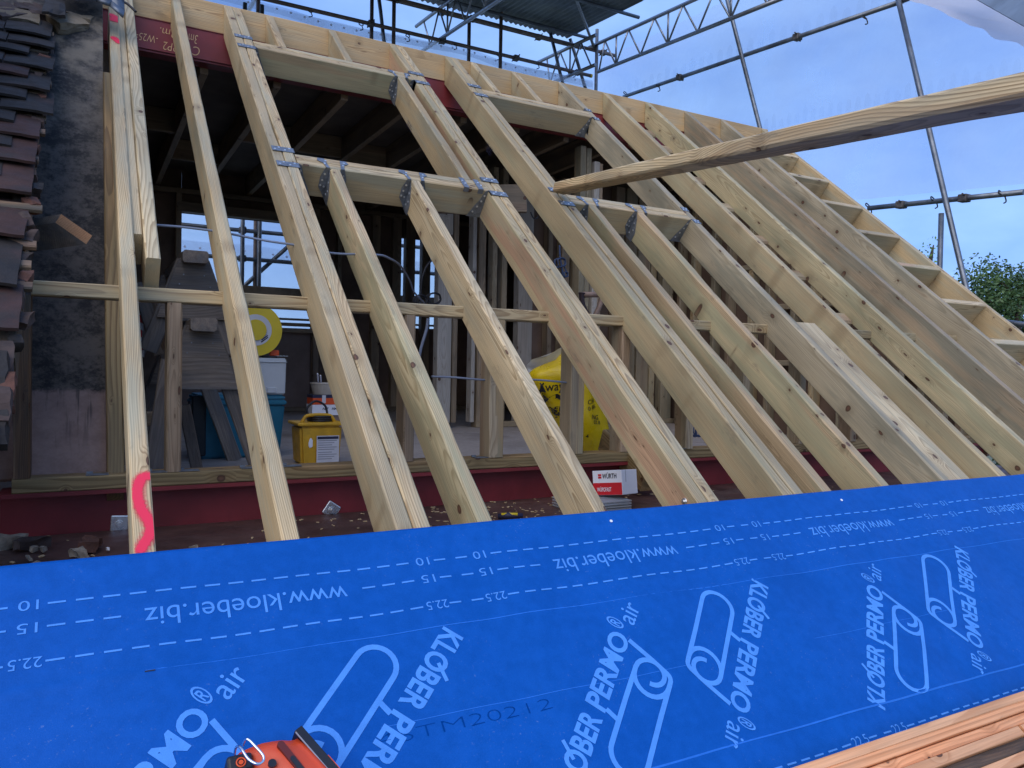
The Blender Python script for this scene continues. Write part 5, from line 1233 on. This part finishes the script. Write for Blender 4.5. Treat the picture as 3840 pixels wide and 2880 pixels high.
# ------------------------------------------------------------------ scaffold behind and beside the house
SC = .0242; YS = 7.5; XS = 6.0
def stube(name, a, b_, lab, group, mat='tube', r_=SC, ext=0., couplers=()):
    a = Vector(a); b_ = Vector(b_); d = (b_-a).normalized(); a = a-d*ext; b_ = b_+d*ext
    bm = bmesh.new(); L = (b_-a).length
    tube(bm, [(0, 0, 0), (L*.33, .002, 0), (L*.66, -.002, 0), (L, 0, 0)], r_, 12)
    bmesh.ops.recalc_face_normals(bm, faces=bm.faces)
    mw = frame(a, d, Vector((0, 0, 1)) if abs(d.z) < .9 else Vector((0, -1, 0)))
    o = link(name, from_bm(bm), mat, None, mw, lab, 'scaffold tube', group)
    for t in couplers:
        x = t if t > 0 else L+t
        def cp(b):
            rbox(b, (x-.04, -.040, -.034), (x+.04, .040, .034), .008, 2)
            tube(b, [(x-.02, .030, -.02), (x-.02, .075, -.02)], .008, 6); tube(b, [(x+.02, -.03, .02), (x+.02, -.07, .03)], .008, 6)
        solid('coupler', [cp], 'coupler', parent=o, mw=mw)
    return o
GR = 'scaffold tubes behind the house'; GS = 'scaffold tubes on the gable side'
stube('scaffold_ledger', (-2.5, YS, 4.615), (5.62, YS, 4.640), 'lower horizontal tube behind the ridge with a yellow end cap', GR, 'tube_worn', couplers=(4.85, 5.81, 6.9, 7.9))
solid('tube_end_cap', [lambda b: tube(b, [(5.62, YS, 4.640), (5.65, YS, 4.640)], .027, 12)], 'yellow_reel', 'yellow plastic cap on the end of the lower rear tube', 'cap')
stube('scaffold_ledger', (-2.5, YS-.06, 4.975), (6.02, YS-.06, 4.985), 'upper horizontal tube behind the ridge, long one', GR, 'tube_worn', couplers=(4.9, 5.15, 6.2, 8.3))
stube('scaffold_ledger', (-2.5, YS+.25, 5.10), (5.62, YS+.25, 5.12), 'upper horizontal tube right under the corrugated roof edge', GR, 'tube_worn', couplers=(5.9, 7.4))
for i, (px, z1, lab) in enumerate(((967, 5.4, 'upright tube above the first doubled rafter'), (1393, 5.5, 'upright tube behind the ridge, left of the third doubled rafter'), (1476, 5.6, 'nearer upright tube above the second doubled rafter'), (1759, 5.0, 'upright tube behind the ridge near the middle'), (1878, 5.7, 'tall upright tube passing in front of the corrugated roof'), (2239, 5.26, 'upright tube at the outer corner of the temporary roof'))):
    yy = YS+(.06 if i in (0, 1, 3) else -.12)
    x = YP(px, 120, yy).x
    stube('scaffold_standard', (x, yy, -2), (x, yy, z1), lab, GR, 'tube_worn' if i < 5 else 'tube')
for i, (p, q, lab) in enumerate((((1422, 5), (1442, 165), 'raking tube beside the nearer upright'), ((2074, 165), (2112, 320), 'raking tube left of the outer corner'), ((2150, 185), (2200, 345), 'second raking tube by the outer corner'))):
    stube('scaffold_brace', YP(p[0], p[1], YS+.1), YP(q[0], q[1], YS+.1), lab, GR, 'tube', ext=.15)
# tubes seen through the window
for i, (z, lab) in enumerate(((1.938, 'upper guard rail seen through the left window'), (1.614, 'lower guard rail seen through the left window'))):
    stube('scaffold_ledger', (-1.5, YS, z), (5.6, YS, z+.01), lab, GR, couplers=(2.36, 3.6))
for i, (px, lab) in enumerate(((909, 'upright tube in the middle of the left window'), (962, 'nearer upright tube right of the middle of the left window'))):
    x = YP(px, 900, YS-.06+.12*i).x
    stube('scaffold_standard', (x, YS-.06-.05*i, -2), (x, YS-.06-.05*i, 4.5), lab, GR)
stube('scaffold_brace', YP(943, 1048, YS+.06), YP(1084, 921, YS+.06), 'diagonal brace tube seen through the left window', GR, ext=.35)
for k, (z0, z1) in enumerate(((1.10, 1.30), (.86, .90), (.93, .955))):
    solid('scaffold_board', [lambda b, z0=z0, z1=z1, k=k: rbox(b, ((.6 if k == 0 else -1.5), YS-.15+.02*k, z0), (5.5, YS-.11+.02*k, z1), .004, 1)], 'board_scaf', ('upright toe board seen in the lower window', 'scaffold plank at the foot of the window view', 'thin scaffold plank above it in the window view')[k], 'scaffold board', 'boards of the rear scaffold')
# gable side: tubes rise gently towards the rear
TD = Vector((0, math.cos(R(5.3)), math.sin(R(5.3))))
def gside(px, py, px2, py2, lab, x=XS, **k):
    return stube('scaffold_ledger', XP(px, py, x), XP(px2, py2, x), lab, GS, **k)
gside(2347, 360, 3370, 9, 'long sloping tube across the sky above the ridge end', ext=.05, couplers=(1.2, 3.1))
gside(3257, 781, 3840, 720, 'sloping tube above the gable edge at the right', ext=.0, couplers=(.35, .95))
gside(3370, 9, 3560, -70, 'short end of the sloping tube at the top right', x=XS-.03)
p1, p2 = XP(2727, 0, XS-.06), XP(2849, 475, XS-.06); d = (p2-p1)
stube('scaffold_raker', p1-d*.8, p2+d*1.0, 'leaning tube crossing the sky above the gable', GS)
p1, p2 = XP(3370, 5, XS-.06), XP(3622, 1075, XS-.06); d = (p2-p1)
stube('scaffold_raker', p1-d*.02, p2+d*.6, 'leaning tube at the right, ending near the tree', GS)
a = XP(3530, 800, XS+.3)
stube('scaffold_standard', (a.x, a.y, -2), (a.x, a.y, a.z), 'short upright tube left of the tree', GS)
gside(3785, 1210, 3900, 1225, 'short horizontal tube below the tree', x=XS+.4, ext=.1)
# temporary roof: lattice beams and corrugated sheets
tr = empty('temporary_roof', (2.5, 6.5, 5.1), 'temporary scaffold roof of dark corrugated sheets above the ridge', 'temporary roof')
def sheetmesh(x0, x1, y0, y1, dz):
    bm = bmesh.new(); n = int((x1-x0)/.0095); A = []; B = []
    for i in range(n+1):
        x = x0+(x1-x0)*i/n; z = .011*math.sin(2*math.pi*x/.076)
        A.append(bm.verts.new((x, y0, 5.16+(y0-7.62)*.0928+z+dz))); B.append(bm.verts.new((x, y1, 5.16+(y1-7.62)*.0928+z+dz)))
    for i in range(n): bm.faces.new((A[i], A[i+1], B[i+1], B[i])).smooth = True
    return from_bm(bm)
xx = -2.6; k = 0
while xx < 5.2:
    for r_, (ya, yb) in enumerate(((5.9, 7.66), (4.2, 6.05))):
        o = link('roof_sheet', sheetmesh(xx, min(xx+.95, 5.33), ya, yb+random.uniform(-.03, .03), .002*(k % 2)+.014*r_), 'corrugated', tr)
        o.modifiers.new('t', 'SOLIDIFY').thickness = .0012
    xx += .91; k += 1
def purl(x0, x1, y):
    z = 5.16+(y-7.62)*.0928-.045
    solid('purlin', [lambda b: tube(b, [(x0, y, z), (x1, y, z)], .022, 10)], 'tube', parent=tr)
for y in (7.35, 6.3, 5.2, 4.4): purl(-2.6, 5.55, y)
def lattice(x, y0, y1, lab, zoff=0., grp='lattice beams of the temporary roof'):
    e = empty('lattice_beam', (x, (y0+y1)/2, 4.7), lab, 'lattice beam', grp)
    zt = lambda y: 5.16+(y-7.62)*.0928-.10+zoff
    solid('top_chord', [lambda b: tube(b, [(x, y0, zt(y0)), (x, y1, zt(y1))], SC, 12)], 'alloy', parent=e)
    solid('bottom_chord', [lambda b: tube(b, [(x, y0, zt(y0)-.40), (x, y1-.25, zt(y1-.25)-.40)], SC, 12)], 'alloy', parent=e)
    y = y0+.1; up_ = True; j = 0
    while y < y1-.35:
        y2 = min(y+.27, y1-.27)
        a, b2 = (zt(y)-.40, zt(y2)) if up_ else (zt(y), zt(y2)-.40)
        solid('strut', [lambda b, y=y, y2=y2, a=a, b2=b2: tube(b, [(x, y, a), (x, y2, b2)], .012, 8)], 'alloy', parent=e)
        if j % 4 == 1: solid('strut', [lambda b, y=y2: tube(b, [(x, y, zt(y)-.40), (x, y, zt(y))], .013, 8)], 'alloy', parent=e)
        y = y2; up_ = not up_; j += 1
lattice(5.62, 3.0, 7.55, 'lattice beam along the right edge of the temporary roof')
lattice(3.28, 3.4, 8.35, 'lattice beam in the middle of the temporary roof')
lattice(5.30, 6.9, 8.45, 'short lattice beam end poking out behind the roof corner', zoff=-.06)
lattice(1.0, 3.4, 8.3, 'lattice beam at the left of the temporary roof')
stube('roof_brace', YP(2230, 185, YS-.05), (3.9, 5.6, 5.02), 'thin diagonal brace across the underside of the temporary roof', 'braces of the temporary roof', 'alloy', r_=.02, ext=.02)
# clear sheeting
def sheet(name, P, nx, ny, mat, lab, amp=.03, seed=0., kind=None, cat='sheeting'):
    bm = bmesh.new(); nrm = (P[1]-P[0]).cross(P[3]-P[0]).normalized()
    V = [[None]*(nx+1) for _ in range(ny+1)]
    for j in range(ny+1):
        for i in range(nx+1):
            u, v = i/nx, j/ny; p = P[0].lerp(P[1], u).lerp(P[3].lerp(P[2], u), v)
            p = p+nrm*(amp*mnoise.noise(Vector((p.x*1.2+seed, p.y*1.2, p.z*1.2)))+amp*.4*mnoise.noise(Vector((p.x*4+seed, p.y*4, p.z*2.5))))
            V[j][i] = bm.verts.new(p)
    for j in range(ny):
        for i in range(nx): bm.faces.new((V[j][i], V[j][i+1], V[j+1][i+1], V[j+1][i])).smooth = True
    return link(name, from_bm(bm), mat, label=lab, cat=cat, kind=kind)
ys = YS+.10
sh = sheet('rear_sheeting', [Vector((-4, ys, -2.5)), Vector((5.75, ys, -2.5)), Vector((5.75, ys, 4.60)), Vector((-4, ys, 4.60))], 60, 40, 'sheeting_rear', 'clear plastic sheeting hanging behind the rear scaffold', .05)
def band(b, x0, x1, y, z, h):
    n = 90
    A = []; B = []
    for i in range(n+1):
        x = x0+(x1-x0)*i/n; zz = z+.035*mnoise.noise(Vector((x*1.6, z, 0)))+.02*math.sin(x*2.2)
        A.append(b.verts.new((x, y+.02*math.sin(x*3), zz))); B.append(b.verts.new((x, y+.02*math.sin(x*3+.6), zz-h)))
    for i in range(n): b.faces.new((A[i], A[i+1], B[i+1], B[i])).smooth = True
solid('sheet_hem', [lambda b: band(b, -4, 5.7, ys-.04, 4.60, .10)], 'sheet_band', parent=sh)
solid('sheet_hem', [lambda b: band(b, -4, 5.7, ys+.03, 1.78, .16)], 'sheet_band', parent=sh)
def hdots(b, z0, y):
    for i in range(60):
        x = -3.9+i*.16; zz = z0+.035*mnoise.noise(Vector((x*1.6, z0+.085, 0)))+.02*math.sin(x*2.2)
        tube(b, [(x, y-.03+.02*math.sin(x*3), zz), (x, y-.034+.02*math.sin(x*3), zz)], .014, 8)
solid('eyelets', [lambda b: hdots(b, 4.55, ys-.04)], 'sheet_white', parent=sh, kind='stuff')
solid('eyelets', [lambda b: hdots(b, 1.70, ys+.02)], 'sheet_white', parent=sh, kind='stuff')
xs = XS+.22
def onx(px, py): return XP(px, py, xs)
q0, q1, q2, q3 = onx(3257, 745), onx(3840, 690), onx(3400, -120), onx(2330, 330)
dy = (q0-q1).normalized(); dt = (q3-q2).normalized()
sg = sheet('gable_sheeting', [q1-dy*3, q0+dy*5.0, Vector((xs, (q0+dy*5.0).y, 5.2)), Vector((xs, (q1-dy*3).y, 4.6))], 60, 30, 'sheeting', 'clear plastic sheeting on the gable side of the scaffold', .05, 4.)
def scallop(b, p, q, h):
    n = 26
    for i in range(n):
        a = p.lerp(q, (i+.15)/n); c = p.lerp(q, (i+.75)/n); hh = h*(.75+.5*mnoise.noise(Vector((i*.7, 0, 0)))); U = c-a; Z_ = Vector((0, 0, hh))
        b.faces.new([b.verts.new(a+U*u+Z_*v) for u, v in ((0, 0), (1, 0), (1.05, .5), (.9, .85), (.55, 1), (.2, .8), (.02, .4))])
solid('sheet_hem', [lambda b: scallop(b, XP(2347, 352, xs-.03), XP(3370, 0, xs-.03), .20)], 'sheet_hem', parent=sg, kind='stuff')
solid('sheet_hem', [lambda b: scallop(b, XP(2860, 490, xs-.03), XP(3840, 270, xs-.03), .18)], 'sheet_hem', parent=sg, kind='stuff')
# loose white sheet hanging in at the top right
def flap(b):
    pts = [[(3390, -160), (3500, -120), (3650, -60), (3800, 20), (3900, 60)], [(3400, -10), (3520, 40), (3640, 95), (3760, 150), (3900, 215)], [(3395, -60), (3600, 20), (3700, 60), (3800, 110), (3900, 150)], [(3500, -180), (3660, -80), (3740, -40), (3840, 10), (3900, 30)]]
    dist = [3.6, 3.3, 3.5, 3.9]
    V = [[b.verts.new(DP(px, py, dist[j]-.25*i)) for i, (px, py) in enumerate(r_)] for j, r_ in enumerate(pts)]
    for j in (1, 2):
        for i in range(4): b.faces.new((V[j][i], V[j][i+1], V[j+1][i+1], V[j+1][i])).smooth = True
    bmesh.ops.delete(b, geom=[v for v in b.verts if not v.link_faces], context='VERTS')
    bmesh.ops.subdivide_edges(b, edges=list(b.edges), cuts=5, use_grid_fill=True, smooth=.4)
    for v in b.verts: v.co += Vector((.3, -.6, .6))*.02*mnoise.noise(v.co*6)
solid('sheet_flap', [flap], 'sheet_white', 'loose milky sheet hanging in at the top right corner', 'sheeting', smooth=True)
solid('roof_underside', [lambda b: b.faces.new([b.verts.new(DP(px, py, dd)) for px, py, dd in ((3600, -35, 3.0), (3900, 135, 2.05), (3950, -150, 2.4), (3660, -180, 3.1))])], 'corrugated', 'dark roof sheet edge in the top right corner', 'roof sheet')
[o for o in bpy.data.objects if o.name == 'roof_underside'][0].modifiers.new('t', 'SOLIDIFY').thickness = .01
# cable ties on the tubes
def tie(p, lab_i):
    def f(b):
        tube(b, catmull([p+Vector((0, -.03, -.03)), p+Vector((-.03, 0, 0)), p+Vector((0, .02, .03)), p+Vector((.025, 0, .0)), p+Vector((0, -.03, -.03)), p+Vector((.01, -.035, -.07)), p+Vector((-.03, -.04, -.09))], 4), .006, 6)
    solid('cable_tie', [f], 'black_plastic', lab_i, 'cable tie', 'black ties on the scaffold tubes')
for i, (px, py, lab) in enumerate(((1165, 42, 'above the first upper trimmer'), (1355, 92, 'left of the rear uprights'), (1530, 135, 'right of the nearer upright'), (1706, 165, 'left of the middle upright'), (1866, 205, 'beside the tall upright'), (2015, 238, 'left of the corner rakers'), (2150, 270, 'near the yellow end cap'))):
    tie(YP(px, py, YS), 'black cable tie on the lower rear tube, '+lab)
for i, (px, py, lab) in enumerate(((2467, 322, 'near the ridge end'), (2345, 350, 'where the tube meets the ridge'), (3240, 65, 'near its upper end'), (3255, 772, 'at the gable edge'), (3500, 748, 'left of the leaning tube'), (3755, 726, 'at the right margin'))):
    tie(XP(px, py, XS), ('black cable tie on the long sloping tube, ' if i < 3 else 'black cable tie on the sloping tube above the gable edge, ')+lab)
# ------------------------------------------------------------------ trees
def tree(base, top, crown, label, seed, nleaf=16000, leaf=.17, mat='leaf'):
    random.seed(seed)
    e = empty('tree', base, label, 'tree'); H = (top-base).length
    bm = bmesh.new()
    tube(bm, catmull([base, base.lerp(top, .3)+Vector((.15, .1, 0)), base.lerp(top, .6), base.lerp(top, .9)], 5), [.28*(1-k/16*.85) for k in range(16)], 9)
    cl = []
    for k in range(26):
        t = random.uniform(.35, .95); p = base.lerp(top, t); a = random.uniform(0, 6.28); rr_ = crown*math.sin(math.pi*min(1, max(.12, (t-.25)/.80)))*random.uniform(.55, 1.05)
        q = p+Vector((math.cos(a)*rr_, math.sin(a)*rr_, random.uniform(.1, .9)))
        tube(bm, [p, p.lerp(q, .5)+Vector((0, 0, .15)), q], [.07, .045, .012], 6); cl.append((q, random.uniform(.45, .8)*min(1, crown)))
        cl.append((p.lerp(q, .6), random.uniform(.4, .8)*min(1, crown)))
    bmesh.ops.recalc_face_normals(bm, faces=bm.faces)
    link('trunk', from_bm(bm), 'bark', e)
    vs = []; fs = []
    for k in range(nleaf):
        c, r_ = random.choice(cl); d_ = Vector((random.gauss(0, 1), random.gauss(0, 1), random.gauss(0, .8))); d_ = d_.normalized()*r_*random.random()**.45
        p = c+d_; a = Vector((random.gauss(0, 1), random.gauss(0, 1), random.gauss(0, .6))).normalized()*leaf*random.uniform(.5, 1.1); b2 = a.cross(Vector((random.gauss(0, 1), random.gauss(0, 1), random.gauss(0, 1)))).normalized()*leaf*.55
        i0 = len(vs); o = p-base; vs += [o-a*.5, o+b2*.4, o+a*.5, o-b2*.4]; fs.append((i0, i0+1, i0+2, i0+3))
    me = bpy.data.meshes.new('crown'); me.from_pydata(vs, [], fs)
    link('crown', me, mat, e, Matrix.Translation(base))
tp = DP(3825, 960, 19); tree(Vector((tp.x, tp.y, GZ)), tp, 1.7, 'leafy green tree at the right edge behind the scaffold', 3, 42000, .12)
tp = DP(3478, 975, 17); tree(Vector((tp.x+.3, tp.y, GZ)), tp, .35, 'young pale green treetop just showing over the gable edge', 5, 900, .10, 'leaf_young')
tp = DP(4300, 1080, 24); tree(Vector((tp.x, tp.y, GZ)), tp, 2.6, 'dark tree beyond the right edge of the view', 9)
